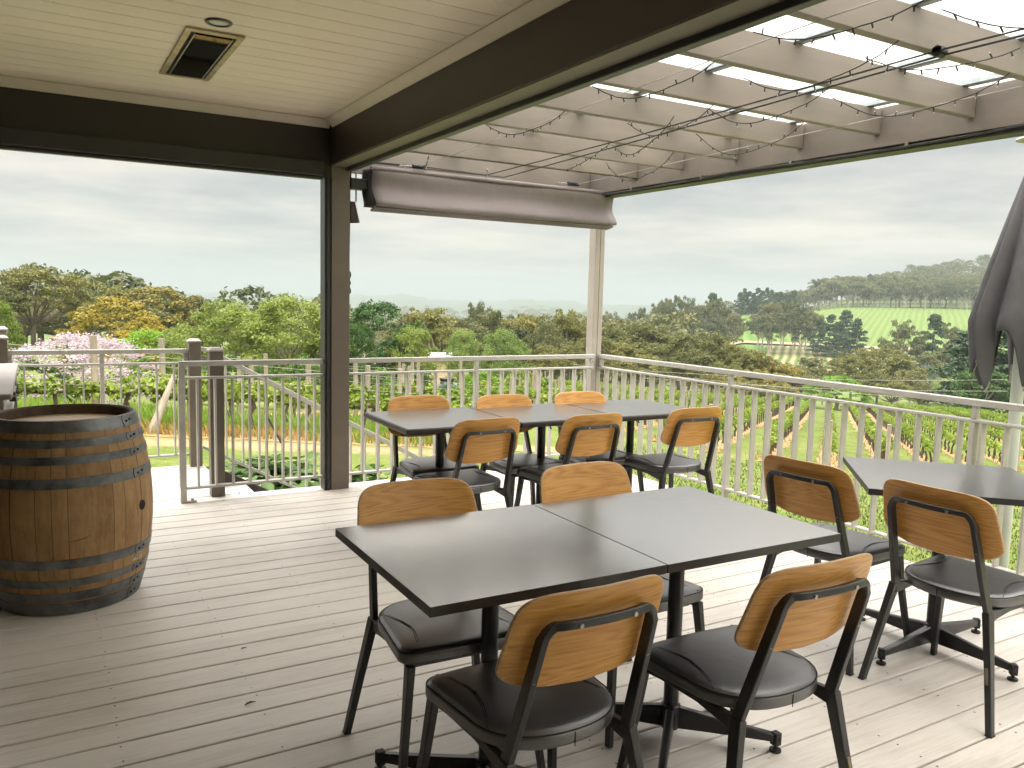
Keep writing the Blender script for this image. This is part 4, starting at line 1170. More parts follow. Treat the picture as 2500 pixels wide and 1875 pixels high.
# ------------------------------------------------------------------ closed umbrella outside the railing
UX, UY = 4.90, 2.585; uz = T(UX, UY)
um = thing('patio_umbrella', 'closed grey patio umbrella on a pale pole outside the right railing', 'umbrella', (UX, UY, uz))
mb = MB(); mb.tube([(UX, UY, uz), (UX, UY, 2.42)], .034, 24); mb.build('pole', simple('pale_green_pole', (.55,.58,.53), (.48,.52,.47), rough=.3, scale=6), um, smooth=True)
mb = MB(); mb.lathe([(0, 2.455), (.05, 2.45), (.115, 2.432), (.118, 2.424), (.03, 2.418), (0, 2.418)], 28, (UX, UY, 0)); mb.build('cap', M['rail'], um, smooth=True)
CLO = simple('charcoal_canvas', (.105,.105,.112), (.075,.075,.082), rough=.85, scale=5, bmp=.25, bscale=260, bdist=.001)
mb = MB(); nT = 160; nV = 34; NF = 8
def canopy(th_, k):
    c = math.cos(8*th_ + .9)
    hem = 1.40 - .36*((1+c)/2)**2.2 + .05*math.sin(3*th_+1)
    z = 2.35 + (hem-2.35)*k
    u = (2.35-z)/.95
    rz = .026 + .285*u**.92 if u < 1 else .311 - .10*(u-1)
    rr = rz*(.86 + .14*math.cos(10*th_+2.2+.8*k)*min(1, .3+u) + .06*math.sin(5*th_))
    tw = .22*k*math.sin(th_*3+1)
    return (UX + rr*math.cos(th_+tw), UY + rr*math.sin(th_+tw), z)
for i in range(nT):
    for j in range(nV+1): mb.v.append(canopy(2*PI*i/nT, j/nV))
for i in range(nT):
    for j in range(nV):
        a = i*(nV+1)+j; b_ = ((i+1) % nT)*(nV+1)+j; mb.f.append((a, a+1, b_+1, b_)); mb.mi.append(0)
cp = mb.build('canopy', CLO, um, smooth=True, sharp=180)
s_ = cp.modifiers.new('solid', 'SOLIDIFY'); s_.thickness = .003
mb = MB(); mb.lathe([(.034, 2.36), (.05, 2.37), (.04, 2.40), (.034, 2.40)], 16, (UX, UY, 0)); mb.build('collar', M['base'], um, smooth=True)
for i in range(8):
    th_ = (2*PI*i - .9)/8
    p = Vector(canopy(th_, 1.0)); p2 = Vector((UX + (p.x-UX)*.86, UY+(p.y-UY)*.86, p.z+.10))
    mb = MB(); mb.tube([p2, p + Vector((0, 0, -.012))], .008, 6); mb.build('rib_end', M['screw'], um, smooth=True)
    mb = MB(); mb.tube([Vector((UX, UY, 2.3)), Vector((UX+(p.x-UX)*.55, UY+(p.y-UY)*.55, 1.55)), p2], .007, 6); mb.build('rib', M['base'], um)

# ------------------------------------------------------------------ vineyard
def vine_mesh(seed):
    r = random.Random(seed); tk = MB()
    x = 0; pts = [(0, 0, -.05)]
    for i in range(1, 6): pts.append((r.uniform(-.06, .06)*i/3, r.uniform(-.05, .05), .16*i))
    tk.tube(pts, [.055, .05, .042, .04, .045, .05], 7)
    for s in (-1, 1):
        p2 = [pts[-1]] + [(s*.18*i, r.uniform(-.04, .04), .84 + r.uniform(-.05, .05)) for i in range(1, 5)]
        tk.tube(p2, [.042, .034, .03, .025, .016], 6)
    if r.random() < .5: tk.tube([(0, 0, -.05), (r.uniform(.1, .2), .02, .4), pts[-1]], [.03, .026, .026], 6)
    cl = []
    for k in range(15):
        xx = -.82 + 1.64*k/14 + r.uniform(-.06, .06); hh = r.uniform(.10, .34)
        for q in range(3):
            zz = .80 + hh*q/2.2; s = r.uniform(.08, .13)
            cl.append((xx + r.uniform(-.08, .08), r.uniform(-.14, .14), zz, s, s, s))
    V, F = leaves(seed+50, cl, 11, .105, up=.5, jit=1.1, shell=(.3, 1.2), aspect=1.15)
    return tk, V, F
VM = []
for s in range(5):
    tk, V, F = vine_mesh(s)
    root = bpy.data.objects.new('x', None); COL.objects.link(root); ORG[root] = Vector((0,0,0))
    a = tk.build('trunk', DARKBARK, root, smooth=True, local=True, sharp=80); b_ = np_mesh('foliage', V, F, LM['vine'], parent=root)
    VM.append((a.data, b_.data, V, F)); 
    for o in (a, b_, root): bpy.data.objects.remove(o)
NV = 0
def vine(x, y, ang, label, group, sc=1, sx_=1):
    global NV
    NV += 1
    td, fd, _, _ = VM[rng.randint(0, 4)]
    o = bpy.data.objects.new('grape_vine', None); COL.objects.link(o); o.empty_display_size = .3
    o.location = (x, y, T(x, y)); o.rotation_euler = (0, 0, ang + (PI if rng.random() < .5 else 0))
    h = sc*rng.uniform(.92, 1.1); o.scale = (sx_, 1.1, h)
    for nm, d in (('trunk', td), ('foliage', fd)):
        c = bpy.data.objects.new(nm, d); COL.objects.link(c); c.parent = o
    tag(o, label, 'grapevine', group)
POSTM = None
def vpost(x, y, h, r_, label, group, lean=0):
    mb = MB(); z = T(x, y); n = 9
    a = Vector((x, y, z-.2)); b_ = Vector((x+lean*h, y+rng.uniform(-.03, .03)*h, z+h))
    mb.tube([a, a.lerp(b_, .5)+Vector((rng.uniform(-.01, .01), 0, 0)), b_], [r_*1.06, r_, r_*.92], n)
    o = mb.build('trellis_post', WEATHER, smooth=True, sharp=50); tag(o, label, 'post', group); return o
ROWY = 21.0
lx = ['grapevine in the nearest row running level beyond the stairs and landing', 'grapevine in the second level row behind the nearest vines', 'grapevine in the third level row in front of the green willows']
WIRE = STEEL
for rI, y in enumerate((ROWY, 24.2, 27.6)):
    x = (-5.5, 3.4, 4.6)[rI]
    while x < 10.6 + rI*1.5:
        vine(x + rng.uniform(-.12, .12), y + rng.uniform(-.06, .06), 0, lx[rI], ['vines in the first level row', 'vines in the second level row', 'vines in the third level row'][rI], 1.0)
        x += 1.45
    lab = ['grey weathered post standing up out of the nearest level vine row', 'grey weathered post in the second level vine row', 'grey weathered post in the third level vine row'][rI]
    k = 0; x = (-5.2, 3.0, 4.3)[rI]
    while x < 10.5 + rI:
        vpost(x, y+.05, 1.95 + rng.uniform(-.15, .2), .055 if k % 3 else .085, lab, lab.split(' in ')[0].split(' standing')[0] + ['', ' second row', ' third row'][rI], rng.uniform(-.02, .02)); x += 1.9 + rng.uniform(-.3, .4); k += 1
    for h in (.95, 1.35, 1.75):
        x0_ = (-6, 2.9, 4.2)[rI]; wire('trellis_wire', [(x0_, y, T(x0_, y)+h), (5, y, T(5, y)+h), (12, y, T(12, y)+h)], .004, WIRE, 'thin trellis wire strung along the ' + ['nearest', 'second', 'third'][rI] + ' level vine row', 'wire', 'trellis wires of the level rows %s' % ['near', 'middle', 'far'][rI])
mb = MB(); a = Vector((2.2, 20.3, T(2.2, 20.3)-.05)); mb.tube([a, a + Vector((.62, .5, 1.35))], [.115, .055], 10)
tag(mb.build('strainer_stay', WEATHER, smooth=True), 'pale slanted timber stay propped against the nearest vine row', 'timber stay')
mb = MB(); a = Vector((5.05, 19.6, T(5.05, 19.6))); mb.tube([a+Vector((-.35, .2, .75)), a], .03, 7)
tag(mb.build('steel_stake', M['base'], smooth=True), 'dark leaning steel stake in the grass before the nearest vine row', 'stake')
# sloping rows on the right
ysl = [(1200, 1020), (1480, 1052), (1700, 1098), (1813, 1117), (1905, 1132), (2020, 1150), (2250, 1150), (2700, 1150)]
def ystart(px):
    if px <= ysl[0][0]: return ysl[0][1]
    for (a, ya), (b, yb) in zip(ysl, ysl[1:]):
        if px <= b: return ya + (yb-ya)*(px-a)/(b-a)
    return ysl[-1][1]
P0 = hit(2021, 1149); q0 = P0.x*RN[0] + P0.y*RN[1]
far_V = []; far_F = []; nb = 0; posts = 0
SPC = 2.05; strips = MB(); tuft = []
gl_ = 'grapevine with fresh green shoots in the rows sloping away beyond the long railing'
far_t = MB()
for k in range(-9, 9):
    q = q0 + SPC*k; start = None; t_ = 9.0; cnt = 0
    while t_ < 118:
        x = RN[0]*q + RDIR[0]*t_; y = RN[1]*q + RDIR[1]*t_
        if x < 6 or y < 3: t_ += .5; continue
        px, py = proj((x, y, T(x, y)))
        if start is None:
            if py < ystart(px) and px < 2900:
                start = t_
                vpost(x, y, 1.75, .085, 'thick grey strainer post at the near end of a sloping vine row', 'strainer posts of the sloping rows')
                t_ += .9
            else: t_ += .4
            continue
        if px > 2620 or px < 1150: t_ += 1.55; continue
        ang = PI/2 - R(51.7)
        if cnt < 13 and NV < 285: vine(x, y, ang, gl_, 'vines in the sloping rows', rng.uniform(.85, 1.05), rng.uniform(.55, .8))
        elif rng.random() < .95:
            td, fd, V, F = VM[rng.randint(0, 4)]
            ca, sa = math.cos(ang), math.sin(ang); Z = T(x, y)
            far_V.append(np.stack([V[:,0]*ca - V[:,1]*sa + x, V[:,0]*sa + V[:,1]*ca + y, V[:,2] + Z], 1)); far_F.append(F+nb); nb += len(V)
            far_t.tube([(x, y, Z), (x+.03, y, Z+.45), (x, y, Z+.85)], .045, 5)
        cnt += 1
        if cnt % 4 == 0 and posts < 85:
            posts += 1; vpost(x+.1, y, 1.65, .045, 'slim grey trellis post among the sloping vine rows', 'slim posts of the sloping rows')
        t_ += 1.55
    if start:
        n = 70; rw = []
        for i in range(n+1):
            tt_ = start-.6 + (116-start)*(i/n)**1.6; hw = .31 + rng.uniform(-.12, .12)
            row = []
            for j in (-1, -.35, .35, 1):
                qq = q + j*hw + rng.uniform(-.05, .05); x = RN[0]*qq + RDIR[0]*tt_; y = RN[1]*qq + RDIR[1]*tt_
                row.append((x, y, T(x, y) + (.035 if abs(j) < .9 else .012)))
            rw.append(row)
        b0 = len(strips.v); strips.v += [p for r_ in rw for p in r_]
        for i in range(n):
            for j in range(3): strips.f.append((b0+i*4+j, b0+i*4+j+1, b0+(i+1)*4+j+1, b0+(i+1)*4+j)); strips.mi.append(0)
        for i in range(420):
            u = rng.random()**2*30; qq = q + rng.gauss(0, .28); x = RN[0]*qq+RDIR[0]*(start-.5+u); y = RN[1]*qq+RDIR[1]*(start-.5+u); tuft.append((x, y, 1))
DEAD = simple('sprayed_grass', (.33,.21,.09), (.25,.17,.08), rough=.95, scale=3.5, bmp=.5, bscale=30, bdist=.03)
tag(strips.build('bare_strips', DEAD, smooth=True, sharp=180), kind='structure')
ls = MB(); rw = []
for i in range(81):
    x = -8 + i*.28
    rw.append([(x, 19.85 + rng.uniform(-.12, .12), T(x, 20)+.012), (x, 20.2, T(x, 20.2)+.03), (x, 20.7, T(x, 20.7)+.03), (x, 21.05, T(x, 21)+.012)])
ls.v = [p for r_ in rw for p in r_]
for i in range(80):
    for j in range(3): ls.f.append((i*4+j, i*4+j+1, (i+1)*4+j+1, (i+1)*4+j)); ls.mi.append(0)
tag(ls.build('bare_strips', DEAD, smooth=True, sharp=180), kind='structure')
if far_V:
    o = np_mesh('distant_vines', np.concatenate(far_V), np.concatenate(far_F), LM['vine']); tag(o, 'far ends of the sloping vine rows blending into green bands', 'vines', kind='stuff')
    tag(far_t.build('distant_vine_trunks', DARKBARK), 'dark trunks under the far ends of the sloping vine rows', 'vines', kind='stuff')
# grass blades
def blades(name, pts, mats, h0, h1, w, label):
    g = np.random.default_rng(5); V = []; F = []; mi = []; nb = 0
    for x, y, m_ in pts:
        z = T(x, y); a = g.uniform(0, 2*PI); h = g.uniform(h0, h1); lean = g.uniform(.1, .55)*h; dx, dy = math.cos(a), math.sin(a)
        ww = w*g.uniform(.6, 1.4)
        V += [(x-dy*ww, y+dx*ww, z), (x+dy*ww, y-dx*ww, z), (x+dx*lean*.4+dy*ww*.7, y+dy*lean*.4-dx*ww*.7, z+h*.6), (x+dx*lean, y+dy*lean, z+h)]
        F.append((nb, nb+1, nb+2, nb+3)); mi.append(m_); nb += 4
    o = np_mesh(name, V, F, mats, mi); tag(o, label, 'grass', kind='stuff'); return o
GR = leaf_mat('long_grass', (.11,.20,.02), (.20,.31,.04), (.30,.36,.09), sc=.8, trans=.3)
GD = leaf_mat('dry_grass', (.30,.19,.06), (.42,.28,.10), (.48,.37,.16), sc=1.2, trans=.25)
pts = []
for i in range(9000):
    x = rng.uniform(-6.5, 11); y = 20.95 + abs(rng.gauss(0, .5)) + .1; pts.append((x, y, 0))
for i in range(4200):
    x = rng.uniform(-6.5, 11); y = rng.uniform(19.95, 21.0); pts.append((x, y, 1 if (rng.random() < .8 - .5*(x > 6)) else 0))
for i in range(5000):
    x = rng.uniform(-6.5, 13); y = rng.uniform(22.3, 26); pts.append((x, y, 0))
blades('long_grass', pts, [GR, GD], .12, .36, .016, 'long green and straw coloured grass under the level vine rows')
blades('dry_tufts', tuft, [GD, GD], .06, .2, .016, 'dry orange grass sprayed off beneath the sloping vine rows')
pts = []
for i in range(26000):
    a = rng.uniform(34, 66); d = 7 + 22*rng.random()**1.1; x, y = at_az(a, d)
    pts.append((x, y, 0 if rng.random() < .62 else 1))
LG0 = leaf_mat('lawn_blades', (.05,.09,.014), (.09,.135,.025), (.15,.18,.055), sc=1.2, trans=.15)
LG1 = leaf_mat('lawn_clippings', (.15,.155,.055), (.21,.205,.09), (.28,.26,.13), sc=1.2, trans=.15)
blades('lawn', pts, [LG0, LG1], .03, .09, .016, 'short mown lawn with pale clippings below the long railing')

# broad-leaved plants by the stairs
def broad_plant(x, y, s, seed):
    r = random.Random(seed); V = []; F = []; nb = 0
    for k in range(34):
        a = r.uniform(0, 2*PI); L = r.uniform(.16, .30); w = L*.36; rr = r.uniform(.02, .42); z = r.uniform(.18, .62)*(1-.5*rr)
        c = Vector((rr*math.cos(a), rr*math.sin(a), z)); d = Vector((math.cos(a), math.sin(a), r.uniform(-.35, .5))).normalized(); sd = Vector((-math.sin(a), math.cos(a), r.uniform(-.3, .3))).normalized(); up = d.cross(sd)
        P = [c, c+d*L*.3+sd*w+up*.02, c+d*L*.7+sd*w*.8+up*.015, c+d*L-up*.03, c+d*L*.7-sd*w*.8+up*.015, c+d*L*.3-sd*w+up*.02, c+d*L*.5-up*.012]
        V += [tuple(p*s) for p in P]; F += [(nb, nb+1, nb+2, nb+6), (nb+6, nb+2, nb+3, nb+3), (nb+3, nb+4, nb+6, nb+6), (nb+6, nb+4, nb+5, nb)]; nb += 7
    mb = MB(); mb.v = V; mb.f = [tuple(dict.fromkeys(f)) for f in F]; mb.mi = [0]*len(F)
    t_ = thing('leafy_plant', 'low plant with broad crinkled green leaves in the bed beside the stairs', 'plant', (x, y, T(x, y)), 'broad-leaved plants beside the stairs')
    mb.build('leaves', LM['broad'], t_, smooth=True, local=True, sharp=180)
    st_ = MB(); st_.tube([(0, 0, -.03), (0, 0, .3*s)], .015, 6); st_.build('stem', BARK, t_, local=True)
    t_.rotation_euler = (0, 0, r.uniform(0, 6))
for i in range(17):
    px = rng.uniform(600, 850) if i > 3 else rng.uniform(850, 930); d = rng.uniform(12.2, 14.6); v = ray(px, 900); hz = math.hypot(v.x, v.y)
    broad_plant(v.x/hz*d, v.y/hz*d, rng.uniform(.9, 1.3), i)

# ------------------------------------------------------------------ trees
A = tree_px
A(75, 648, 105, 270, 'gum', 'gum', 'tall spreading gum tree at the far left with sky showing through its crown', bark=BARK, seed=1, rz=.6)
A(-60, 690, 100, 220, 'gum', 'gum', 'gum tree cut by the left edge behind the tall spreading gum', bark=BARK, seed=2)
A(165, 745, 120, 150, 'gum', 'gum', 'lower olive gum filling the gap right of the tall spreading gum', bark=BARK, seed=3)
A(-15, 735, 34, 130, 'airy', 'willow', 'bright green feathery tree cut by the left edge behind the blossom', seed=1)
A(378, 700, 92, 210, 'broccoli', 'rust', 'olive brown domed tree behind the golden one', seed=4)
A(275, 725, 78, 225, 'broccoli', 'gold', 'golden domed tree standing behind the blossom tree', seed=1)
A(285, 692, 100, 130, 'gum', 'gum', 'olive gum peeping over the golden domed tree', seed=2)
A(300, 808, 70, 100, 'broccoli', 'gold', 'small golden bush just behind the blossom tree', seed=2, cat='bush', name='bush')
A(355, 772, 74, 120, 'broccoli', 'gold', 'smaller golden dome at the right foot of the golden tree', seed=3)
A(478, 722, 90, 110, 'broccoli', 'rust', 'rust tinted tree between the golden dome and the green willows', seed=5)
A(430, 735, 96, 110, 'gum', 'gum', 'dull olive gum left of the rust tinted tree', seed=3)
A(548, 735, 48, 210, 'airy', 'willow', 'bright green willow, the left one of the big pair behind the stairs', seed=2)
A(712, 724, 46, 230, 'airy', 'willow', 'bright green willow, the right one of the big pair behind the veranda post', seed=3)
A(630, 765, 50, 150, 'airy', 'willow', 'lower green willow filling the dip between the big pair', seed=1)
A(800, 765, 47, 110, 'airy', 'willow', 'green willow edge showing right beside the veranda post', seed=2)
A(365, 805, 52, 150, 'dense', 'lime', 'yellow green bush between the blossom tree and the willows', seed=3, cat='bush', name='bush')
A(450, 800, 50, 150, 'dense', 'willow', 'light green rounded bush at the left foot of the willows', seed=1, cat='bush', name='bush')
A(195, 796, 29.5, 345, 'blossom', 'petal', 'pale pink blossom tree behind the nearest vine row', rz=1.0, sink=.25)
A(925, 738, 52, 190, 'dense', 'ash', 'dense dark green tree right of the veranda post', seed=1)
A(1005, 800, 50, 120, 'dense', 'willow', 'lighter green tree leaning against the dense dark one', seed=2)
A(880, 790, 46, 80, 'dense', 'ash', 'smaller dark green tree close beside the veranda post', seed=3)
A(1075, 755, 98, 150, 'gum', 'gum', 'gum with a pale leaning trunk above the white shed roof', bark=PALEBARK, seed=1)
A(1015, 752, 105, 110, 'gum', 'rust', 'brownish gum behind the dense dark green tree', bark=BARK, seed=2)
A(1130, 806, 66, 90, 'airy', 'pale', 'pale green tree, left of a close pair beyond the railing', seed=1)
A(1230, 803, 64, 115, 'airy', 'pale', 'pale green tree, right and fuller one of the close pair beyond the railing', seed=2)
A(1215, 760, 135, 100, 'gum', 'gum', 'rounded gum behind the pale green pair', bark=PALEBARK, seed=3)
A(1290, 772, 125, 110, 'gum', 'gum', 'grey green gum standing left of the forked gum', bark=PALEBARK, seed=1)
A(1385, 756, 118, 130, 'gum', 'gum', 'gum with pale forked limbs just left of the corner post', bark=PALEBARK, seed=2)
A(1330, 790, 110, 100, 'gum', 'gumfar', 'dark low gum under the forked gum by the corner post', bark=PALEBARK, seed=3)
A(1165, 738, 230, 70, 'gum', 'gumfar', 'distant gum poking above the trees behind the pale green pair', bark=PALEBARK, seed=1)
for i, (px, py, d, w) in enumerate([(1000, 768, 140, 130), (1060, 772, 150, 140), (1125, 776, 160, 140), (1180, 768, 150, 140), (1240, 770, 158, 150), (1300, 768, 150, 150), (1360, 772, 158, 150), (1420, 770, 150, 140), (1150, 800, 128, 120), (1270, 798, 124, 130), (1350, 800, 120, 140), (1420, 805, 118, 130), (1040, 800, 120, 120), (1395, 835, 104, 110), (1325, 842, 100, 110)]):
    A(px, py, d, w, 'gum', 'gum' if i % 3 else 'gumfar', 'gum in the continuous olive wood behind the pale green pair', group='wood behind the pale green pair', bark=PALEBARK, seed=i % 3+1)
for i, (px, py, d, w) in enumerate([(20, 715, 130, 190), (130, 730, 128, 170), (215, 735, 126, 160), (330, 738, 130, 170), (440, 745, 128, 160), (520, 755, 124, 150), (620, 762, 122, 150), (720, 768, 120, 150), (60, 765, 112, 160), (170, 775, 108, 150), (480, 775, 104, 130)]):
    A(px, py, d, w, 'gum', 'gum' if i % 4 else 'rust', 'olive gum in the wood closing the view behind the left-hand trees', group='wood behind the left trees', bark=BARK, seed=i % 3+1)
shrubs = [(480, 875, 33, 80, 'under'), (560, 868, 34, 90, 'under'), (650, 872, 33, 90, 'under'), (740, 866, 34, 90, 'under'), (800, 880, 32, 80, 'under'), (430, 850, 38, 90, 'willow'),
          (880, 880, 34, 70, 'under'), (940, 900, 36, 90, 'under'), (1010, 890, 40, 90, 'under'), (1095, 935, 44, 60, 'blue'), (1180, 905, 46, 85, 'lime'), (1270, 900, 44, 95, 'willow'), (1120, 955, 40, 40, 'blue'), (1225, 940, 42, 70, 'lime'), (1330, 925, 50, 50, 'under'), (1140, 915, 48, 40, 'lime')]
for i, (px, py, d, w, lf) in enumerate(shrubs):
    A(px, py, d, w, 'shrub', lf, 'leafy green shrub filling in beneath the trees behind the level vine rows' if lf != 'blue' else 'dull blue green shrub beyond the far table row', group='blue green shrubs' if lf == 'blue' else 'shrubs beneath the trees', name='shrub', cat='shrub', seed=i % 3)
# gum belt beyond the corner and right-hand railing
belt = [(1470, 800), (1510, 792), (1560, 790), (1605, 795), (1650, 812), (1690, 818), (1735, 812), (1775, 830), (1815, 850), (1860, 868), (1905, 885), (1950, 912), (1440, 815), (1530, 830), (1620, 840), (1700, 860), (1780, 885), (1850, 905), (1580, 865), (1490, 870), (1660, 885), (1740, 915), (1820, 930), (1540, 900), (1890, 935)]
for i, (px, py) in enumerate(belt):
    lf = 'rust' if i in (9, 10, 17, 21) else 'gum'
    A(px, py, 150 - i*1.6 if i < 12 else 122 - (i-12)*1.5, rng.uniform(105, 150), 'gum', lf, 'gum tree in the thick olive belt below the vineyard hill', group='gum belt below the hill', bark=PALEBARK, seed=(i % 3)+1)
A(2045, 918, 100, 150, 'broccoli', 'lime', 'bright lime green round tree at the foot of the sloping rows', seed=6)
mid = [(1985, 872, 205, 80, 'gum', 'gumfar'), (2085, 862, 200, 120, 'gum', 'gum'), (2150, 850, 205, 130, 'gum', 'gum'), (2200, 868, 195, 110, 'gum', 'gum'), (2120, 900, 180, 110, 'gum', 'gum'), (2225, 905, 178, 90, 'gum', 'gumfar'), (1950, 905, 170, 70, 'gum', 'gumfar'), (2180, 930, 165, 100, 'gum', 'gum'), (2010, 935, 160, 90, 'gum', 'gumfar'), (2250, 945, 150, 70, 'gum', 'gum')]
for i, (px, py, d, w, k_, lf) in enumerate(mid):
    A(px, py, d, w, k_, lf, 'dark gum in the gully clump right of the striped vineyard', group='gully gums', bark=PALEBARK, seed=i % 3+1)
A(2262, 893, 215, 45, 'dense', 'blue', 'small rounded blue green tree in the gully', seed=1)
A(2270, 935, 190, 60, 'airy', 'blue', 'soft grey green bush in the gully by the big pine', seed=1, cat='bush', name='bush')
A(2315, 925, 175, 75, 'airy', 'pale', 'yellowish green bush in the gully by the big pine', seed=1, cat='bush', name='bush')
for px, py, d, w, lab in ((2210, 782, 345, 95, 'olive gum on the slope left of the dark slope pine'), (2330, 790, 335, 70, 'olive gum on the slope right of the dark slope pine'), (2300, 850, 300, 80, 'olive gum below the dark slope pine'), (2180, 830, 320, 70, 'olive gum at the lower left of the slope group'), (2260, 860, 290, 90, 'olive gum lowest in the slope group')):
    A(px, py, d, w, 'gum', 'gumfar', lab, bark=PALEBARK, seed=2)
A(2285, 768, 350, 75, 'pine', 'pine', 'dark pine standing in the slope group before the green vineyard', seed=1)
A(2420, 770, 132, 210, 'pine', 'pine', 'big dark pine behind the umbrella', seed=2)
A(2370, 810, 140, 120, 'pine', 'pine', 'dark pine on the left flank of the big pine', seed=1)
A(2480, 800, 128, 160, 'pine', 'pine', 'dark pine at the right edge behind the umbrella pole', seed=1)
A(2400, 900, 120, 140, 'dense', 'ash', 'dark bushy tree under the big pine', seed=3)
A(2570, 780, 140, 180, 'pine', 'pine', 'dark pine just outside the right edge past the umbrella', seed=2)
# hill clumps
for i, (px, py, d) in enumerate([(1605, 740, 430), (1630, 730, 425), (1660, 722, 430), (1690, 728, 425), (1720, 735, 420), (1745, 728, 430), (1775, 745, 425), (1795, 765, 415), (1570, 752, 440), (1640, 745, 405), (1700, 750, 405), (1750, 770, 400), (1600, 760, 415), (1670, 770, 395), (1540, 765, 450), (1500, 770, 460), (1480, 760, 470)]):
    A(px, py, d, rng.uniform(45, 62), 'gumtall' if i % 2 else 'gum', 'gumfar', 'hazy gum in the left clump on the far hill', group='left hill clump', bark=PALEBARK, seed=i % 3+1)
A(1742, 716, 450, 50, 'pine', 'pine', 'dark pine rising behind the left clump on the far hill', seed=1)
for i, px in enumerate(range(1808, 1950, 11)):
    A(px, 702 + rng.uniform(-4, 16), rng.uniform(640, 690), rng.uniform(22, 32), 'pine', 'pine', 'dark pine in the row along the brow of the far hill', group='pines on the brow', seed=i % 2+1)
for i, (px, py) in enumerate([(1865, 745), (1890, 738), (1920, 735), (1945, 738), (1970, 742), (1855, 770), (1880, 765), (1910, 762), (1940, 760), (1990, 752), (1960, 775)]):
    A(px, py, 470 - (i > 4)*18, rng.uniform(42, 58), 'gumtall' if i % 2 else 'gum', 'gumfar', 'gum in the middle clump above the striped vineyard', group='middle hill clump', bark=PALEBARK, seed=i % 3+1)
for i, (px, py, w) in enumerate([(2068, 758, 62), (2030, 768, 50), (2095, 778, 46), (2000, 778, 46), (2050, 785, 50)]):
    A(px, py, 455 - i*4, w, 'pine', 'pine', 'dark pine at the right end of the middle hill clump', group='pines of the middle clump', seed=i % 2+1)
for row, (d0, step, h0, h1) in enumerate(((818, 13, 20, 26), (880, 15, 22, 29), (960, 18, 22, 28))):
    px = 1893 + row*9
    while px < 2440:
        d = d0 + rng.uniform(-14, 18) - (24 if px < 1960 else 0); v = ray(px, 740); hz = math.hypot(v.x, v.y); x, y = v.x/hz*d, v.y/hz*d
        tree_at(x, y, rng.uniform(h0, h1)*(.82 if px < 1990 else 1), rng.uniform(15, 22), 'gumtall' if rng.random() < .3 else 'gum', 'gumfar', 'hazy gum in the long forest edge above the green hillside vineyard', group='forest edge on the hill', bark=BARK, seed=rng.randint(1, 3))
        px += step + rng.uniform(-3, 3)
def far_wood(name, label, spots, leaf, bark):
    Vs = []; Fs = []; nb = 0; tk = MB(); g = np.random.default_rng(11)
    base = []
    for s in range(5):
        r = random.Random(s+70); cl = []
        for q in range(34):
            el = r.uniform(-.5, 1.5); a = r.uniform(0, 2*PI); rr = .40*math.cos(el)*r.uniform(.6, 1); c = r.uniform(.09, .15)
            cl.append((rr*math.cos(a), rr*math.sin(a), .62 + .30*math.sin(el), c, c, c*.8))
        base.append(leaves(s+70, cl, 16, .045, up=.25, jit=1.3, shell=(.7, 1.15)))
    for i, (x, y, h, w) in enumerate(spots):
        V, F = base[i % 5]; a = g.uniform(0, 2*PI); ca, sa = math.cos(a), math.sin(a); z = T(x, y)
        Vs.append(np.stack([(V[:,0]*ca-V[:,1]*sa)*w+x, (V[:,0]*sa+V[:,1]*ca)*w+y, V[:,2]*h+z], 1)); Fs.append(F+nb); nb += len(V)
        tk.tube([(x, y, z-1), (x+g.uniform(-.4, .4), y, z+h*.4), (x+g.uniform(-.8, .8), y, z+h*.7)], [.5, .35, .15], 5)
    o = np_mesh(name, np.concatenate(Vs), np.concatenate(Fs), LM[leaf]); tag(o, label, 'woodland', kind='stuff')
    tag(tk.build(name + '_trunks', bark), 'pale trunks of the ' + label, 'woodland', kind='stuff')
sp = []
for i in range(150):
    az = rng.uniform(53.5, 64.8); d = rng.uniform(1020, 1420); x, y = at_az(az, d); sp.append((x, y, rng.uniform(18, 27), rng.uniform(18, 28)))
far_wood('hilltop_wood', 'faint wood on the highest hill at the right', sp, 'gumfar', BARK)
sp = []
for i in range(150):
    az = rng.uniform(15, 45); d = rng.uniform(230, 900); x, y = at_az(az, d); sp.append((x, y, rng.uniform(16, 26), rng.uniform(17, 28)))
far_wood('valley_wood', 'distant wooded valley toward the blue horizon', sp, 'gumfar', PALEBARK)
sp = []
for i in range(60):
    az = rng.uniform(-6, 18); d = rng.uniform(125, 300); x, y = at_az(az, d); sp.append((x, y, rng.uniform(8, 13), rng.uniform(11, 18)))
sp2 = []
for i in range(420):
    az = rng.uniform(-8, 47); d = rng.uniform(900, 3200); x, y = at_az(az, d); sp2.append((x, y, rng.uniform(16, 30), rng.uniform(24, 60)))
far_wood('horizon_wood', 'faint broken woods below the blue horizon hills', sp2, 'gumfar', BARK)
far_wood('left_wood', 'low wood closing the view behind the left-hand trees', sp, 'gumfar', BARK)
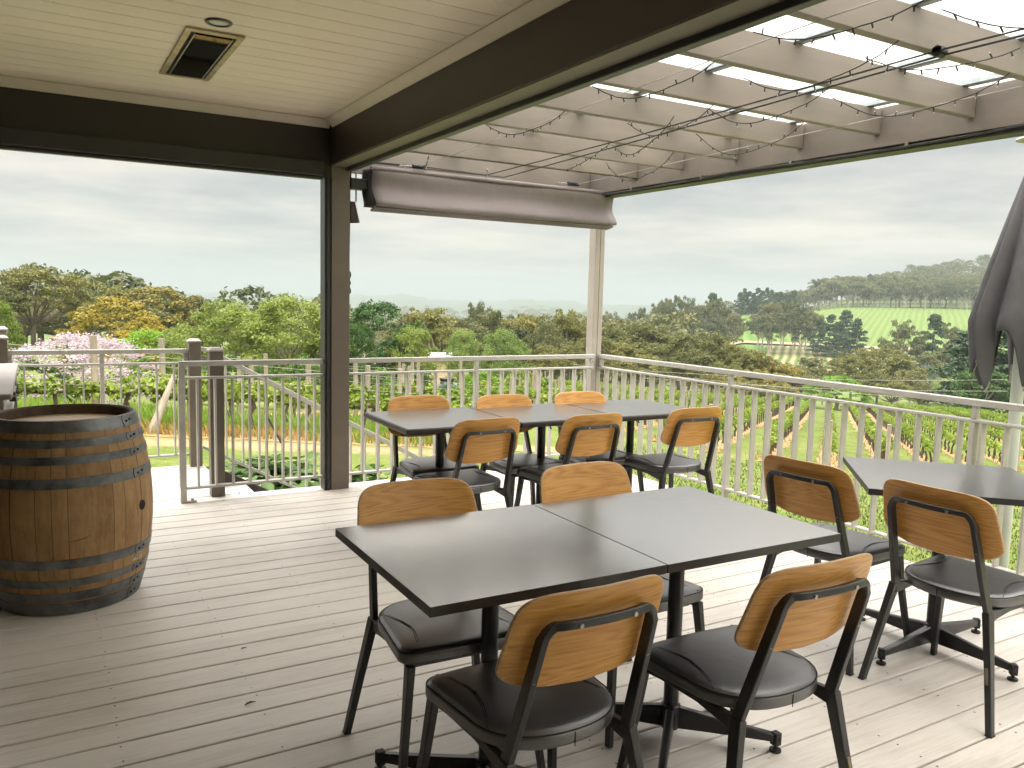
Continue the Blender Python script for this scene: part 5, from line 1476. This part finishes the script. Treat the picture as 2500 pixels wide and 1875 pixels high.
# white shed, water tank, power lines
P = hit(1075, 905) ; d = 86; v = ray(1072, 880); hz = math.hypot(v.x, v.y); x, y = v.x/hz*d, v.y/hz*d; z = T(x, y)
v2 = ray(1072, 868); zt = CH + v2.z/math.hypot(v2.x, v2.y)*d
sh_ = thing('shed', 'small pale shed with a white sloping roof among the trees', 'shed', (x, y, z), rz=R(-25))
mb = MB(); mb.box((-1.5, -1.5, 0), (1.5, 1.5, zt-z-.25)); mb.build('wall', simple('tan_wall', (.55,.42,.28), rough=.8), sh_, local=True)
mb = MB(); mb.add([(-1.8,-1.9,zt-z-.42),(1.8,-1.9,zt-z-.42),(1.6,1.9,zt-z+.12),(-1.3,1.9,zt-z+.12),(-1.8,-1.9,zt-z-.34),(1.8,-1.9,zt-z-.34),(1.6,1.9,zt-z+.2),(-1.3,1.9,zt-z+.2)], [(3,2,1,0),(4,5,6,7),(0,1,5,4),(1,2,6,5),(2,3,7,6),(3,0,4,7)]); mb.build('roof', simple('white_roof', (.80,.80,.78), rough=.4), sh_, local=True)
P = hit(1090, 965)
bx = thing('bin', 'dark upright bin standing beside a trellis post', 'bin', P)
mb = MB(); rs = [[(P.x+a*s_, P.y+b2*s_, P.z+zz) for a, b2 in ((-1,-1),(1,-1),(1,1),(-1,1))] for s_, zz in ((.24,0),(.3,.95))]; mb.rings(rs); mb.build('body', simple('dark_plastic', (.02,.022,.025), rough=.5), bx)
mb = MB(); mb.box((P.x-.33, P.y-.33, P.z+.955), (P.x+.33, P.y+.33, P.z+1.02)); mb.build('lid', bpy.data.materials['dark_plastic'], bx)
for k, ((pa, ya), (pb, yb), lab) in enumerate((((1560, 905), (2460, 927), 'upper'), ((1560, 922), (2460, 955), 'middle'), ((1400, 890), (2460, 985), 'lowest'))):
    pts = []
    for i in range(25):
        u = i/24; v = ray(pa + (pb-pa)*u, ya + (yb-ya)*u + 10*math.sin(PI*u)); hz = math.hypot(v.x, v.y); d = 62 + 12*u
        pts.append((v.x/hz*d, v.y/hz*d, CH + v.z/hz*d))
    wire('power_line', pts, .011, STEEL, 'thin power line crossing before the gum belt, %s of the three' % lab, 'power line', 'power lines')
for (px, py, dd, h) in ((1215, 1010, 0, 1.9),):
    P = hit(1305, 1000)
    vpost(P.x, P.y, 2.0, .16, 'broad grey stump of a post behind the middle of the far table row', None)
for px, py, hh in ((1005, 1010, 2.1), (1122, 1000, 2.2), (1375, 985, 2.0), (983, 985, 1.9)):
    P = hit(px, py); vpost(P.x, P.y, hh, .07, 'single weathered post between the level vines and the sloping rows', 'single posts between the vine blocks')

# ------------------------------------------------------------------ sky, sun, haze
W = bpy.data.worlds.new('World'); S.world = W; W.use_nodes = True
t = W.node_tree; bgd = t.nodes['Background']
SUN_EL, SUN_AZ = R(58), R(-35)
sky = N(t, 'ShaderNodeTexSky', sky_type='NISHITA'); sky.sun_disc = False; sky.sun_elevation = SUN_EL; sky.sun_rotation = SUN_AZ
sky.air_density = 1.0; sky.dust_density = 3.0; sky.altitude = 400
tc = N(t, 'ShaderNodeTexCoord'); g = tc.outputs['Generated']
sx = N(t, 'ShaderNodeSeparateXYZ'); t.links.new(g, sx.inputs[0])
# stratus deck seen in perspective: stretch by 1/(z+k)
zz = math_(t, 'ADD', math_(t, 'MAXIMUM', sx.outputs[2], 0.0), .09)
cx = N(t, 'ShaderNodeCombineXYZ'); t.links.new(math_(t, 'DIVIDE', sx.outputs[0], zz), cx.inputs[0]); t.links.new(math_(t, 'DIVIDE', sx.outputs[1], zz), cx.inputs[1])
n1 = noise(t, .42, 6, .52, vec=cx.outputs[0]); n2 = noise(t, 1.3, 5, .5, vec=cx.outputs[0])
cf_ = math_(t, 'ADD', math_(t, 'MULTIPLY', n1, .72), math_(t, 'MULTIPLY', n2, .28))
cloud = ramp(t, cf_, [(.40, (5.0, 5.15, 5.25)), (.47, (6.7, 6.5, 6.3)), (.53, (8.5, 7.85, 7.1)), (.60, (10.3, 9.4, 8.2))])
# nearer the horizon the cloud base greys to blue
hz_ = N(t, 'ShaderNodeMapRange', interpolation_type='SMOOTHSTEP'); hz_.inputs[1].default_value = .0; hz_.inputs[2].default_value = .12
t.links.new(sx.outputs[2], hz_.inputs[0])
cloud = mixc(t, hz_.outputs[0], mixc(t, .62, cloud, (5.9, 5.95, 5.95)), cloud)
# overcast skies brighten towards the zenith
zn = N(t, 'ShaderNodeMapRange', interpolation_type='LINEAR'); zn.inputs[1].default_value = .19; zn.inputs[2].default_value = 1.0; zn.inputs[3].default_value = 1.0; zn.inputs[4].default_value = 10.0
t.links.new(sx.outputs[2], zn.inputs[0])
sc_ = N(t, 'ShaderNodeVectorMath', operation='SCALE'); t.links.new(cloud, sc_.inputs[0]); t.links.new(zn.outputs[0], sc_.inputs['Scale'])
full = mixc(t, .93, sky.outputs[0], sc_.outputs[0])
t.links.new(full, bgd.inputs[0]); bgd.inputs[1].default_value = .056
W.cycles.sampling_method = 'MANUAL'; W.cycles.sample_map_resolution = 512
ld = bpy.data.lights.new('sun', 'SUN'); ld.energy = 1.5; ld.angle = R(24); ld.color = (1, .965, .90)
lo = bpy.data.objects.new('sun', ld); COL.objects.link(lo)
dv = Vector((math.sin(SUN_AZ)*math.cos(SUN_EL), math.cos(SUN_AZ)*math.cos(SUN_EL), math.sin(SUN_EL)))
lo.rotation_euler = dv.to_track_quat('Z', 'Y').to_euler(); lo.location = dv*60

hzb = MB(); hzb.box((-8200, -8200, -75), (8200, 8200, 150))
mt = bpy.data.materials.new('haze_air'); mt.use_nodes = True; t = mt.node_tree
for n in list(t.nodes):
    if n.type == 'BSDF_PRINCIPLED': t.nodes.remove(n)
pv = N(t, 'ShaderNodeVolumePrincipled'); pv.inputs['Density'].default_value = .00030; pv.inputs['Color'].default_value = (.37, .42, .44, 1); pv.inputs['Anisotropy'].default_value = .0
t.links.new(pv.outputs[0], t.nodes['Material Output'].inputs['Volume'])
HAZE = hzb.build('haze', mt); tag(HAZE, kind='stuff')

S.view_settings.view_transform = 'Standard'; S.view_settings.look = 'None'; S.view_settings.exposure = .97; S.view_settings.gamma = 1
c_ = S.cycles
c_.use_denoising = True; c_.max_bounces = 8; c_.diffuse_bounces = 4; c_.glossy_bounces = 3; c_.transmission_bounces = 4; c_.transparent_max_bounces = 12; c_.volume_bounces = 2
c_.sample_clamp_indirect = 6; c_.use_adaptive_sampling = True; c_.adaptive_threshold = .02
